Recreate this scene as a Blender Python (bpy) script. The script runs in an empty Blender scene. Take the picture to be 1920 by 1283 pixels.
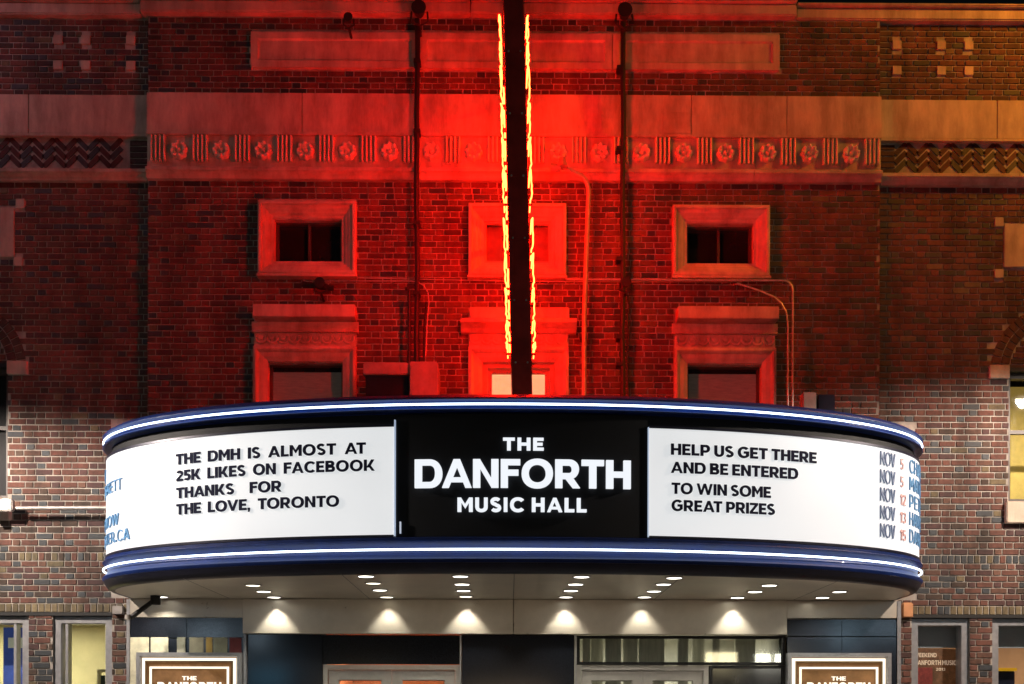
import bpy, bmesh, math, random
from mathutils import Vector, Matrix
random.seed(7)
PI = math.pi
scene = bpy.context.scene
col = scene.collection

# ------------------------------------------------------------------ camera
EYE = 1.6
WD = 12.0          # camera to facade
FPX = 2160.0
cam_d = bpy.data.cameras.new('camera')
cam = bpy.data.objects.new('camera', cam_d); col.objects.link(cam)
cam_d.sensor_width = 36; cam_d.lens = 36*FPX/1920
cam_d.shift_y = 708.5/1920; cam_d.shift_x = -0.00625
cam_d.clip_end = 500
cam.matrix_world = Matrix.Translation((0, -WD, EYE)) @ Matrix.Rotation(-0.0079, 4, 'Z') @ Matrix.Rotation(math.radians(90), 4, 'X') @ Matrix.Rotation(0.0019, 4, 'Z')
scene.camera = cam
# ------------------------------------------------------------------ sky, moonlight, exposure
w = bpy.data.worlds.new('World'); scene.world = w; w.use_nodes = True
nt = w.node_tree; bg = nt.nodes['Background']
sky = nt.nodes.new('ShaderNodeTexSky'); sky.sky_type = 'NISHITA'; sky.sun_disc = False
sky.sun_elevation = math.radians(1.0); sky.sun_rotation = math.radians(200)
nt.links.new(sky.outputs[0], bg.inputs[0]); bg.inputs[1].default_value = 0.003
sd = bpy.data.lights.new('moonlight', 'SUN'); sd.energy = 0.02; sd.angle = 0.01; sd.color = (0.8, 0.86, 1)
so = bpy.data.objects.new('moonlight', sd); col.objects.link(so); so.rotation_euler = (math.radians(50), 0, math.radians(-30))
scene.view_settings.view_transform = 'Standard'; scene.view_settings.look = 'None'
scene.view_settings.exposure = 0; scene.view_settings.gamma = 1
scene.cycles.max_bounces = 6
# ------------------------------------------------------------------ helpers
def X(px): return (px-955)/180.0
def kslope(py): return 0.0019 + (1350-py)/FPX*0.0079
def Z(py, px=955): return EYE + (1350-(py-kslope(py)*(px-955)))/180.0
def PX(px, d): return (px-955)/FPX*d                 # metres across at distance d
def PZ(py, d, px=955): return EYE + (1350-(py-kslope(py)*(px-955)))/FPX*d

def link(o, parent=None):
    col.objects.link(o)
    if parent is not None: o.parent = parent
    return o
def thing(name, label, cat, loc=(0, 0, 0), group=None):
    o = bpy.data.objects.new(name, None); o.location = loc; o.empty_display_size = .2
    link(o); o['label'] = label; o['category'] = cat
    if group: o['group'] = group
    return o
def tag(o, label, cat, group=None):
    o['label'] = label; o['category'] = cat
    if group: o['group'] = group
    return o
def light_off(parent): return parent.matrix_basis.translation if parent is not None else Vector((0, 0, 0))

class MB:
    """collects vertices and faces in world metres"""
    def __init__(s): s.v = []; s.f = []; s.m = []
    def add(s, vs, fs, mi=0):
        b = len(s.v); s.v += [tuple(p) for p in vs]; s.f += [tuple(i+b for i in f) for f in fs]; s.m += [mi]*len(fs); return s
    def box(s, x0, x1, y0, y1, z0, z1, mi=0, bev=0.0):
        if bev:
            bm = bmesh.new(); bmesh.ops.create_cube(bm, size=1)
            for v in bm.verts: v.co = Vector(((x0+x1)/2+v.co.x*(x1-x0), (y0+y1)/2+v.co.y*(y1-y0), (z0+z1)/2+v.co.z*(z1-z0)))
            bmesh.ops.bevel(bm, geom=bm.edges[:], offset=bev, segments=2, affect='EDGES')
            bm.verts.index_update()
            s.add([v.co for v in bm.verts], [[v.index for v in f.verts] for f in bm.faces], mi); bm.free(); return s
        return s.add([(x0,y0,z0),(x1,y0,z0),(x1,y1,z0),(x0,y1,z0),(x0,y0,z1),(x1,y0,z1),(x1,y1,z1),(x0,y1,z1)],
                     [(0,1,5,4),(1,2,6,5),(2,3,7,6),(3,0,4,7),(4,5,6,7),(3,2,1,0)], mi)
    def brick(s, x0, x1, z0, z1, yf, yb, mi=0):
        c = .003; t = random.uniform(-.0015, .0015)
        return s.add([(x0,yb,z0),(x1,yb,z0),(x1,yb,z1),(x0,yb,z1),(x0+c,yf+t,z0+c),(x1-c,yf-t,z0+c),(x1-c,yf-t,z1-c),(x0+c,yf+t,z1-c)],
                     [(4,5,6,7),(0,1,5,4),(1,2,6,5),(2,3,7,6),(3,0,4,7)], mi)
    def frame(s, x0, x1, z0, z1, prof, mi=0, close=False, bottom=True):
        b = []
        for (i, y) in prof:
            zb = z0+i if bottom else z0
            b += [(x0+i,y,zb),(x1-i,y,zb),(x1-i,y,z1-i),(x0+i,y,z1-i)]
        fs = []
        n = len(prof)
        for k in range(n-1 if not close else n):
            a = 4*k; c = 4*((k+1) % n)
            for e in range(4):
                if not bottom and e == 0: continue
                e2 = (e+1) % 4
                fs.append((a+e, a+e2, c+e2, c+e))
        return s.add(b, fs, mi)
    def cyl(s, c, r, h, axis='z', n=20, mi=0, r2=None):
        r2 = r if r2 is None else r2; vs = []
        for k, (rr, t) in enumerate(((r, 0), (r2, h))):
            for i in range(n):
                a = 2*PI*i/n; u, v = rr*math.cos(a), rr*math.sin(a)
                p = {'z': (u, v, t), 'y': (u, t, v), 'x': (t, u, v)}[axis]
                vs.append((c[0]+p[0], c[1]+p[1], c[2]+p[2]))
        fs = [(i, (i+1) % n, n+(i+1) % n, n+i) for i in range(n)] + [tuple(range(n))[::-1], tuple(range(n, 2*n))]
        return s.add(vs, fs, mi)
    def tube(s, pts, r, n=8, mi=0, closed=False):
        pts = [Vector(p) for p in pts]; N = len(pts); rings = []
        up = None
        for i, p in enumerate(pts):
            a = pts[i-1] if (i > 0 or closed) else p
            b = pts[(i+1) % N] if (i < N-1 or closed) else p
            t = (b-a).normalized()
            if up is None:
                up = Vector((0, 0, 1)) if abs(t.z) < .9 else Vector((1, 0, 0))
            u = (up - t*up.dot(t)).normalized(); up = u; v = t.cross(u)
            rings += [p+u*r*math.cos(2*PI*k/n)+v*r*math.sin(2*PI*k/n) for k in range(n)]
        fs = []
        for i in range(N if closed else N-1):
            j = (i+1) % N
            for k in range(n): fs.append((i*n+k, i*n+(k+1) % n, j*n+(k+1) % n, j*n+k))
        if not closed: fs += [tuple(range(n))[::-1], tuple(range((N-1)*n, N*n))]
        return s.add(rings, fs, mi)
    def mesh(s, name, mats, off=(0, 0, 0), smooth=False):
        me = bpy.data.meshes.new(name)
        me.from_pydata([(a-off[0], b-off[1], c-off[2]) for a, b, c in s.v], [], s.f)
        for m in (mats if isinstance(mats, (list, tuple)) else [mats]): me.materials.append(m)
        me.polygons.foreach_set('material_index', s.m)
        if smooth:
            me.polygons.foreach_set('use_smooth', [True]*len(s.f))
        me.update()
        if smooth: me.set_sharp_from_angle(angle=math.radians(40))
        return me
    def build(s, name, mats, parent=None, smooth=False):
        off = Vector((0, 0, 0)); p = parent
        while p is not None: off += p.matrix_basis.translation; p = p.parent
        o = bpy.data.objects.new(name, s.mesh(name, mats, off, smooth))
        return link(o, parent)

def arc(c, r, a0, a1, plane='xz', n=10, y=0):
    out = []
    for i in range(n+1):
        a = math.radians(a0+(a1-a0)*i/n)
        out.append((c[0]+r*math.cos(a), y, c[1]+r*math.sin(a)) if plane == 'xz' else (y, c[0]+r*math.cos(a), c[1]+r*math.sin(a)))
    return out

# ------------------------------------------------------------------ materials
def mat(name, color, rough=.6, metal=0.0, var=.0, scale=8, bump=.0, bscale=60, color2=None, emit=None, estr=0, coat=0, objrand=0.0, spec=.5, stretch=(1, 1, 1), soot=0.0):
    m = bpy.data.materials.new(name); m.use_nodes = True
    n = m.node_tree; b = n.nodes['Principled BSDF']
    b.inputs['Roughness'].default_value = rough; b.inputs['Metallic'].default_value = metal
    b.inputs['Base Color'].default_value = (*color, 1); b.inputs['Coat Weight'].default_value = coat
    b.inputs['Specular IOR Level'].default_value = spec
    if emit: b.inputs['Emission Color'].default_value = (*emit, 1); b.inputs['Emission Strength'].default_value = estr
    if var or color2 or bump:
        g = n.nodes.new('ShaderNodeNewGeometry')
        mp = n.nodes.new('ShaderNodeVectorMath'); mp.operation = 'MULTIPLY'; mp.inputs[1].default_value = stretch
        n.links.new(g.outputs['Position'], mp.inputs[0])
        P = mp.outputs[0]
    if var or color2:
        t = n.nodes.new('ShaderNodeTexNoise'); t.inputs['Scale'].default_value = scale; t.inputs['Detail'].default_value = 6; t.inputs['Roughness'].default_value = .65
        n.links.new(P, t.inputs['Vector'])
        r = n.nodes.new('ShaderNodeValToRGB'); r.color_ramp.elements[0].position = .32; r.color_ramp.elements[1].position = .68
        c2 = color2 if color2 else tuple(c*(1-var) for c in color)
        c1 = tuple(min(1, c*(1+var*.6)) for c in color)
        r.color_ramp.elements[0].color = (*c2, 1); r.color_ramp.elements[1].color = (*c1, 1)
        n.links.new(t.outputs[0], r.inputs[0])
        src = r.outputs[0]
        if objrand:
            gr = n.nodes.new('ShaderNodeMapRange'); gr.inputs[3].default_value = 1-objrand; gr.inputs[4].default_value = 1+objrand
            n.links.new(g.outputs['Random Per Island'], gr.inputs[0])
            mx = n.nodes.new('ShaderNodeVectorMath'); mx.operation = 'SCALE'
            n.links.new(src, mx.inputs[0]); n.links.new(gr.outputs[0], mx.inputs[3]); src = mx.outputs[0]
        if soot:
            sv = n.nodes.new('ShaderNodeVectorMath'); sv.operation = 'MULTIPLY'; sv.inputs[1].default_value = (2.6, 2.6, .55)
            n.links.new(g.outputs['Position'], sv.inputs[0])
            t3 = n.nodes.new('ShaderNodeTexNoise'); t3.inputs['Scale'].default_value = 1.5; t3.inputs['Detail'].default_value = 7; t3.inputs['Roughness'].default_value = .7
            n.links.new(sv.outputs[0], t3.inputs['Vector'])
            m3 = n.nodes.new('ShaderNodeMapRange'); m3.inputs[1].default_value = .36; m3.inputs[2].default_value = .60; m3.inputs[3].default_value = 1-soot; m3.inputs[4].default_value = 1.05
            n.links.new(t3.outputs[0], m3.inputs[0])
            x3 = n.nodes.new('ShaderNodeVectorMath'); x3.operation = 'SCALE'; n.links.new(src, x3.inputs[0]); n.links.new(m3.outputs[0], x3.inputs[3]); src = x3.outputs[0]
        n.links.new(src, b.inputs['Base Color'])
        rr = n.nodes.new('ShaderNodeMapRange'); rr.inputs[3].default_value = max(0, rough-.1); rr.inputs[4].default_value = min(1, rough+.12)
        n.links.new(t.outputs[0], rr.inputs[0]); n.links.new(rr.outputs[0], b.inputs['Roughness'])
    if bump:
        t2 = n.nodes.new('ShaderNodeTexNoise'); t2.inputs['Scale'].default_value = bscale; t2.inputs['Detail'].default_value = 4
        n.links.new(P, t2.inputs['Vector'])
        bp = n.nodes.new('ShaderNodeBump'); bp.inputs['Strength'].default_value = bump; bp.inputs['Distance'].default_value = .01
        n.links.new(t2.outputs[0], bp.inputs['Height']); n.links.new(bp.outputs[0], b.inputs['Normal'])
    return m
def emat(name, color, strength):
    m = bpy.data.materials.new(name); m.use_nodes = True; n = m.node_tree
    n.nodes.remove(n.nodes['Principled BSDF'])
    e = n.nodes.new('ShaderNodeEmission'); e.inputs[0].default_value = (*color, 1); e.inputs[1].default_value = strength
    n.links.new(e.outputs[0], n.nodes['Material Output'].inputs[0]); return m

BR = [mat('brick_red', (.140,.058,.043), .85, var=.35, scale=30, bump=.5, bscale=140, soot=.58, objrand=.25),
      mat('brick_rust', (.125,.062,.044), .85, var=.4, scale=26, bump=.5, bscale=140, soot=.58, objrand=.25),
      mat('brick_wine', (.080,.036,.034), .8, var=.35, scale=26, bump=.5, bscale=140, soot=.58, objrand=.25),
      mat('brick_brown', (.07,.045,.034), .85, var=.35, scale=26, bump=.5, bscale=140, soot=.58, objrand=.2),
      mat('brick_flashed', (.026,.032,.040), .6, var=.4, scale=26, bump=.4, bscale=140, soot=.58, objrand=.3),
      mat('brick_soldier', (.15,.115,.062), .8, var=.4, scale=26, bump=.4, bscale=140, soot=.58, objrand=.35)]
M = dict(
 mortar=mat('mortar', (.42,.38,.34), .95, soot=.4, var=.35, scale=5, bump=.6, bscale=160),
 stone=mat('cast_stone', (.49,.41,.33), .8, soot=.42, var=.28, scale=2.6, bump=.25, bscale=70, stretch=(1, 1, .6)),
 stone2=mat('smooth_stone', (.49,.41,.33), .75, soot=.40, var=.22, scale=5, bump=.2, bscale=90),
 glass=mat('dark_glass', (.012,.012,.016), .08, var=.3, scale=3),
 wood=mat('dark_sash', (.06,.045,.04), .5, var=.3, scale=12),
 blind=mat('grey_blind', (.16,.15,.14), .85, emit=(.9,.8,.62), estr=.012, var=.25, scale=9, stretch=(1, 1, 6)),  # faint glow put into the blind imitates dim room light behind it
 paleboard=mat('pale_board', (.42,.30,.24), .8, var=.2, scale=6),
 blue=mat('blue_metal', (.004,.020,.12), .42, metal=.0, spec=.25, var=.25, scale=7, coat=.05, bump=.06, bscale=14),
 bluedark=mat('dark_trim', (.012,.014,.035), .35, metal=.3, var=.3, scale=6),
 black=mat('black_panel', (.006,.008,.012), .65, spec=.3, var=.3, scale=5),
 soffit=mat('soffit_panel', (.60,.56,.48), .38, metal=.25, var=.14, scale=2.0, bump=.05, bscale=8),
 fascia=mat('satin_fascia', (.58,.53,.46), .30, metal=.25, var=.14, scale=3.0, bump=.05, bscale=10),
 pipe=mat('black_pipe', (.006,.006,.007), .6, var=.3, scale=20),
 palepipe=mat('galvanised_pipe', (.48,.45,.42), .4, metal=.5, var=.3, scale=20),
 fin=mat('blade_metal', (.42,.03,.024), .45, metal=.4, var=.3, scale=6, bump=.08, bscale=12),
 box=mat('grey_housing', (.26,.24,.23), .5, var=.25, scale=9),
 roof=mat('roof_felt', (.05,.05,.055), .9, var=.3, scale=6, bump=.3),
 granite=mat('black_granite', (.007,.009,.013), .10, spec=.35, color2=(.022,.025,.036), scale=130),
 alu=mat('aluminium_frame', (.42,.42,.44), .35, metal=.6, var=.15, scale=20),
 door=mat('painted_door', (.42,.40,.38), .45, var=.12, scale=10),
 cream=mat('cream_wall', (.72,.64,.40), .85, var=.15, scale=2.5),
 cream2=mat('curtain', (.74,.72,.62), .9, var=.2, scale=6, stretch=(6, 1, .5)),
 tan=mat('tan_board', (.55,.36,.24), .85, var=.15, scale=4),
 warm=mat('lobby_wall', (.60,.26,.12), .8, var=.3, scale=4),
 greyblind=mat('roller_blind', (.50,.52,.58), .85, var=.12, scale=5),
 clear=None,
 text=mat('navy_letter', (.004,.006,.030), .8, spec=.15),
 textblue=mat('blue_letter', (.10,.26,.50), .4),  # end lettering colours, paled to imitate the glare of the lit board
 textfaint=mat('faint_letter', (.14,.20,.34), .6),
 textred=mat('red_letter', (.66,.42,.42), .4),
 concrete=mat('pavement_concrete', (.10,.098,.095), .85, var=.25, scale=1.5, bump=.2),
 asphalt=mat('asphalt', (.05,.05,.052), .85, var=.3, scale=3, bump=.4),
 led=emat('white_led_tube', (.74,.86,1.0), 4.5),
 sign=None,
 neon=emat('red_neon', (1.0,.0062,.0011), 270.0),
 lamp=emat('downlight_lens', (1.0,.93,.74), 9.0),
 letterlit=emat('lit_white_letter', (.90,.94,1.0), 1.0),
 poster_led=emat('warm_led_strip', (1.0,.90,.72), 1.6),
)
def signmat(name, strength):
    m = bpy.data.materials.new(name); m.use_nodes = True; n = m.node_tree; b = n.nodes['Principled BSDF']
    b.inputs['Base Color'].default_value = (.3, .3, .31, 1); b.inputs['Roughness'].default_value = .45
    g = n.nodes.new('ShaderNodeNewGeometry'); t = n.nodes.new('ShaderNodeTexNoise'); t.inputs['Scale'].default_value = 1.4; t.inputs['Detail'].default_value = 3
    n.links.new(g.outputs['Position'], t.inputs['Vector'])
    r = n.nodes.new('ShaderNodeMapRange'); r.inputs[3].default_value = strength*.90; r.inputs[4].default_value = strength*1.09
    n.links.new(t.outputs[0], r.inputs[0]); n.links.new(r.outputs[0], b.inputs['Emission Strength'])
    b.inputs['Emission Color'].default_value = (.95, .98, 1.0, 1)
    return m
M['sign'] = signmat('lit_sign_acrylic', .73)
M['signend'] = signmat('lit_sign_acrylic_end', .78)
def glassmat(ro=.03, nm='clear_glass', fac=.08):
    m = bpy.data.materials.new(nm); m.use_nodes = True; n = m.node_tree; n.nodes.remove(n.nodes['Principled BSDF'])
    tr = n.nodes.new('ShaderNodeBsdfTransparent'); tr.inputs[0].default_value = (.9, .93, .93, 1)
    gl = n.nodes.new('ShaderNodeBsdfGlossy'); gl.inputs['Roughness'].default_value = ro
    mx = n.nodes.new('ShaderNodeMixShader'); mx.inputs[0].default_value = fac
    n.links.new(tr.outputs[0], mx.inputs[1]); n.links.new(gl.outputs[0], mx.inputs[2]); n.links.new(mx.outputs[0], n.nodes['Material Output'].inputs[0])
    return m
M['clear'] = glassmat()

# ------------------------------------------------------------------ ground
MB().box(-40, 40, -4.2, 4, -.2, 0).build('pavement', M['concrete'])['kind'] = 'structure'
MB().box(-60, 60, -40, -4.2, -.4, -.13).build('road', M['asphalt'])['kind'] = 'structure'

# ------------------------------------------------------------------ facade
F = thing('theatre_facade', 'red brick theatre front with stone bands and rosette frieze behind the curved marquee', 'building')
XL, XR = X(277), X(1650)          # central bay, 5 cm proud of the wings
WING = .055
XA, XB = X(-420), X(2350)
ZT = Z(36)
# zones without ordinary brick: (x0, x1, z0, z1)
zones = []
def zone(px0, px1, py0, py1): zones.append((X(px0), X(px1), Z(py1), Z(py0)))
holes = []
def hole(px0, px1, py0, py1): holes.append((X(px0), X(px1), Z(py1), Z(py0)))
zones.append((XA, XB, Z(259), Z(179)))                       # stone band
zones.append((XA, XB, Z(342), Z(256)))                       # frieze and string course
zone(470, 1460, 66, 132)
WU = [(485, 668, 384, 521, 0), (877, 1060, 387, 522, 1), (1258, 1440, 388, 521, 2)]
WL = [(476, 668, 0), (877, 1065, 1), (1262, 1453, 2)]
for a, b, c, d, k in WU: zone(a, b, c, d); hole(a+28, b-28, c+30, d-22)
for a, b, k in WL: zone(a, b, 578, 760); hole(a+26, b-26, 682, 760)
zones.append((X(205), X(1722), 2.86, Z(790)))               # inside the marquee box
zones.append((X(240), X(1690), 0, 2.87)); 
ZSF = [(-420, 52), (97, 208), (1715, 1825), (1868, 2350)]
for a, b in ZSF: zone(a, b, 1153, 1690); hole(a, b, 1156, 1660)
holes.append((X(240), X(1690), .05, 2.6))
AL, AR, ASP = -80, 1990, 690
for c in (AL, AR): zone(c-92, c+92, 682, 935); hole(c-92, c+92, 684, 935)
zone(AL+92, 52, 678, 703); zone(1866, AR-92, 678, 703)
zone(AL-130, AL-92, 678, 703); zone(AR+92, AR+130, 678, 703)
zone(-12+0, 22, 930, 980) if False else None
zone(AL-100, 20, 935, 978); zone(1896, AR+100, 935, 978)
SQ = []
for p in (97, 149, 233):
    for (a) in (p, 1926-p-17):
        for q in (66, 114):
            SQ.append((a, a+17, q, q+17)); zone(a, a+17, q, q+17)
for (a, b, c, d) in [(27,44,374,392),(23,40,483,500),(1870,1887,399,417),(1870,1887,497,514)]: SQ.append((a,b,c,d)); zone(a,b,c,d)
zone(-185, 25, 390, 484); zone(1887, 2100, 411, 494)
PLQ = [(-185, 25, 390, 484), (1887, 2100, 411, 494)]
SOL = [(1037, 1053), (1133, 1150)]
for a, b in SOL: zones.append((XA, XB, Z(b), Z(a)))

def in_zone_intervals(z0, z1, xa, xb):
    cuts = sorted([(max(a, xa), min(b, xb)) for a, b, c, d in zones if c < z1-.012 and d > z0+.012 and b > xa and a < xb])
    out = []; cur = xa
    for a, b in cuts:
        if a > cur: out.append((cur, a))
        cur = max(cur, b)
    if cur < xb: out.append((cur, xb))
    return out
def yface(x): return 0.0 if XL < x < XR else WING
JT = .010
full = []; pieces = MB()
def pick_mat():
    r = random.random()
    return 0 if r < .40 else 1 if r < .60 else 2 if r < .80 else 3 if r < .88 else 4 if r < .97 else 5
def inside_arch(x, z):
    for c in (AL, AR):
        cx, cz = X(c), Z(ASP)
        if z > cz-.02 and math.hypot(x-cx, z-cz) < 127/180: return True
    return False
# courses: slightly taller towards the street
zc = Z(1283)-1.98 if False else 0.0
courses = []
brk = [0.0]+[v for a, b in SOL[::-1] for v in (Z(b), Z(a))]+[Z(342), Z(256), Z(179), Z(36)]
for k in range(len(brk)-1):
    za, zb_ = brk[k], brk[k+1]
    if k in (1, 3): continue
    hh = (12.2 if za < Z(1100) else 11.55 if za < Z(800)-.6 else 11.2)/180
    n_ = max(1, round((zb_-za)/hh))
    for q in range(n_):                       # courses thin out very slightly upwards, as laid
        f = lambda t: za+(zb_-za)*(t+(.05*t*(1-t) if n_ > 20 else 0))
        courses.append((f(q/n_), f((q+1)/n_)))
for ci, (z0, z1) in enumerate(courses):
    for (sa, sb) in ((XA, XL), (XL, XR), (XR, XB)):
        for (ia, ib) in in_zone_intervals(z0, z1, sa, sb):
            x = sa-1.0 + (.138 if ci % 2 else 0) + ((ci*37) % 5)*.004
            k = 0
            while x < ib:
                L = .172 if k % 2 == 0 else .080
                L += random.uniform(-.003, .003)
                a, b = max(x, ia), min(x+L, ib)
                if ia > x-.001 and ia < x+L and a > ia: pass
                if b-a > .025:
                    cx = (a+b)/2; zz = (z0+z1)/2
                    if not inside_arch(cx, zz):
                        yf = yface(cx)
                        mi = pick_mat()
                        if k % 2 and random.random() < .12: mi = 4
                        isfull = k % 2 == 0 and b-a > .165
                        rec = (a, b, z0+JT/2, z1-JT/2, yf, mi)
                        if isfull: full.append(rec)
                        else: pieces.brick(a, b, z0+JT/2, z1-JT/2, yf, yf+.012, mi)
                x += L+JT; k += 1
# the 300 stretchers that show largest: parts; the rest join the others
def shows(r):
    px = (r[0]+r[1])/2/ (WD)*FPX+955; py = 1350-((r[2]+r[3])/2-EYE)/WD*FPX
    if not (8 < px < 1912 and 20 < py < 1275): return False
    if 185 < px < 1742 and py > 745: return False
    if 900 < px < 1010: return False
    return True
full.sort(key=lambda r: (0 if shows(r) else 1, ((r[0]+r[1])/2)**2*.15 + (r[2]-EYE)**2))
brickmesh = {}
for i, (a, b, z0, z1, yf, mi) in enumerate(full):
    if i < 300:
        key = (mi, random.randrange(3))
        if key not in brickmesh:
            m_ = MB(); m_.brick(-.086, .086, -.0275, .0275, 0, .012); brickmesh[key] = m_.mesh('brick', BR[mi])
        o = bpy.data.objects.new('brick', brickmesh[key]); link(o, F)
        o.location = ((a+b)/2, yf, (z0+z1)/2); o.scale = ((b-a)/.172, 1, (z1-z0)/.055)
    else: pieces.brick(a, b, z0, z1, yf, yf+.012, mi)
# soldier courses
for a, b in SOL:
    for (xa, xb) in ((XA, X(206) if a < 1100 else X(240)), (X(1722) if a < 1100 else X(1690), XB)):
        x = xa+.006
        while x < xb-.05:
            pieces.brick(x, x+.058, Z(b)+JT/2, Z(a)-JT/2, yface((x+x+.058)/2), yface(x)+.012, 5 if a > 1100 and random.random() < .75 else random.choice([0, 3, 4, 4, 5]))
            x += .058+JT
# tympanum bricks and arch rings
for c in (AL, AR):
    cx, cz = X(c), Z(ASP)
    for ring, (ra, rb) in enumerate(((92.5, 108), (110, 126))):
        n = int(PI*ra/13)
        for i in range(n):
            a0 = PI*i/n+.012; a1 = PI*(i+1)/n-.012
            q = []
            for (r, a_) in ((ra, a0), (rb, a0), (rb, a1), (ra, a1)):
                q.append((cx+r/180*math.cos(a_), WING-.004, cz+r/180*math.sin(a_)))
            pieces.add(q+[(p[0], WING+.012, p[2]) for p in q], [(0,1,2,3),(0,4,5,1),(1,5,6,2),(2,6,7,3),(3,7,4,0)], random.choice([0, 1, 2, 3]))
    for r0 in range(8):
        z0 = cz+.02+r0*.063
        if z0+.05-cz > 90/180: break
        hw = math.sqrt(max(0, (91/180)**2-(z0+.052-cz)**2))
        x = cx-hw
        while x < cx+hw-.03:
            pieces.brick(x, min(x+.17, cx+hw), z0, z0+.052, WING, WING+.012, pick_mat()); x += .17+JT
# herringbone panels of the wings
for (pa, pb) in ((-300, 238), (1682, 2260)):
    npx = 0; px = pa
    while px+21 <= pb+1:
        s = 1 if npx % 2 == 0 else -1
        for r in range(-1, 5):
            cz = Z(262+8+r*16.5); cx = X(px+10.5)
            L, H = .158, .052
            ca, sa = math.cos(s*PI/4), math.sin(s*PI/4)
            q = [(cx+u*ca-v*sa, WING, cz+u*sa+v*ca) for u, v in ((-L/2,-H/2),(L/2,-H/2),(L/2,H/2),(-L/2,H/2))]
            if max(p[2] for p in q) > Z(252) or min(p[2] for p in q) < Z(326): continue
            pieces.add(q+[(p[0], WING+.012, p[2]) for p in q], [(0,1,2,3),(0,4,5,1),(1,5,6,2),(2,6,7,3),(3,7,4,0)], random.choice([2, 2, 2, 4]))
        px += 21; npx += 1
for (pa, pb) in ((240, 276), (1651, 1681)):
    for r in range(5):
        pieces.brick(X(pa), X(pb), Z(318-r*11.2)+JT/2, Z(318-(r+1)*11.2)-JT/2, WING, WING+.012, 2)
o = pieces.build('brickwork', BR, F); o['kind'] = 'stuff'

# mortar backing with openings
def holed(mb, xa, xb, za, zb, y, hs, th=.25):
    xs = sorted({xa, xb, *[min(max(v, xa), xb) for h in hs for v in h[:2]]}); zs = sorted({za, zb, *[min(max(v, za), zb) for h in hs for v in h[2:]]})
    for i in range(len(xs)-1):
        for j in range(len(zs)-1):
            cx, cz = (xs[i]+xs[i+1])/2, (zs[j]+zs[j+1])/2
            if any(h[0] < cx < h[1] and h[2] < cz < h[3] for h in hs): continue
            mb.add([(xs[i],y,zs[j]),(xs[i+1],y,zs[j]),(xs[i+1],y,zs[j+1]),(xs[i],y,zs[j+1])], [(0,1,2,3)])
    for h in hs:
        a, b, c, d = max(h[0], xa), min(h[1], xb), max(h[2], za), min(h[3], zb)
        if a >= b or c >= d: continue
        for p, q in (((a,c),(a,d)), ((a,d),(b,d)), ((b,d),(b,c)), ((b,c),(a,c))):
            mb.add([(p[0],y,p[1]),(q[0],y,q[1]),(q[0],y+th,q[1]),(p[0],y+th,p[1])], [(0,1,2,3)])
mb = MB()
holed(mb, XL, XR, 0, Z(20), .009, holes)
holed(mb, XA, XL, 0, Z(20), WING+.009, holes); holed(mb, XR, XB, 0, Z(20), WING+.009, holes)
mb.add([(XL,.006,0),(XL,WING+.006,0),(XL,WING+.006,Z(20)),(XL,.006,Z(20))], [(0,1,2,3)])
mb.add([(XR,.006,0),(XR,WING+.006,0),(XR,WING+.006,Z(20)),(XR,.006,Z(20))], [(0,1,2,3)])
mb.box(XA, XA+.2, .4, 6, 0, Z(20)); mb.box(XB-.2, XB, .4, 6, 0, Z(20)); mb.box(XA, XB, 6, 6.2, 0, Z(20)); mb.box(XA, XB, WING+.3, 6, Z(40), Z(22))
mb.build('wall', M['mortar'], F)

# stone coping
for (a, b, yo) in ((-420, 265, .0), (265, 880, -.06), (881, 1490, -.06), (1491, 2350, .0)):
    m_ = MB(); m_.box(X(a), X(b)-.004, yo-.02, .5, Z(34), Z(13), bev=.012); m_.box(X(a), X(b)-.004, yo-.07, .5, Z(13)+.001, Z(8), bev=.01)
    m_.build('coping_stone', M['stone'], F)
# inset stone panel
for (a, b) in ((470, 784), (785, 1145), (1146, 1460)):
    m_ = MB(); m_.frame(X(a), X(b)-.004, Z(132), Z(66), [(0,.01),(0,-.035),(.07,-.035),(.085,-.018)]); m_.box(X(a)+.084, X(b)-.088, -.018, .01, Z(132)+.084, Z(66)-.084); m_.build('stone_panel', M['stone2'], F)
for (a, b, c, d) in SQ:
    m_ = MB(); m_.box(X(a), X(b), WING-.012, WING+.02, Z(d), Z(c), bev=.004); m_.build('corner_stone', M['stone2'], F)
for (a, b, c, d) in PLQ:
    for k in range(2):
        w_ = (b-a)/2
        m_ = MB(); m_.box(X(a+k*w_)+.003, X(a+(k+1)*w_)-.003, WING-.012, WING+.02, Z(d)+.004, Z(c)-.004, bev=.006); m_.build('stone_plaque', M['stone2'], F)
# plain stone band, block by block
for (a, b) in ((-420,-170),(-169,52),(53,274)): MB().box(X(a), X(b), WING-.03, WING+.05, Z(253), Z(180), bev=.004).build('band_stone', M['stone'], F)
for (a, b) in ((1652,1872),(1873,2100),(2101,2350)): MB().box(X(a), X(b), WING-.03, WING+.05, Z(253), Z(180), bev=.004).build('band_stone', M['stone'], F)
jj = [276, 566, 784, 966, 1171, 1294, 1473, 1651]
for a, b in zip(jj[:-1], jj[1:]): MB().box(X(a)+.002, X(b)-.002, -.035, .05, Z(254), Z(180), bev=.004).build('band_stone', M['stone'], F)
MB().box(X(1241), X(1292), -.040, -.03, Z(252), Z(212), bev=.003).build('patch_stone', M['stone2'], F)
# fillet
MB().box(XL, XR, -.055, .05, Z(260), Z(254.5), bev=.003).build('fillet', M['stone'], F)
for a, b in ((-420, 275), (1652, 2350)): MB().box(X(a), X(b), WING-.045, WING+.05, Z(259), Z(254), bev=.003).build('fillet', M['stone'], F)
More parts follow.
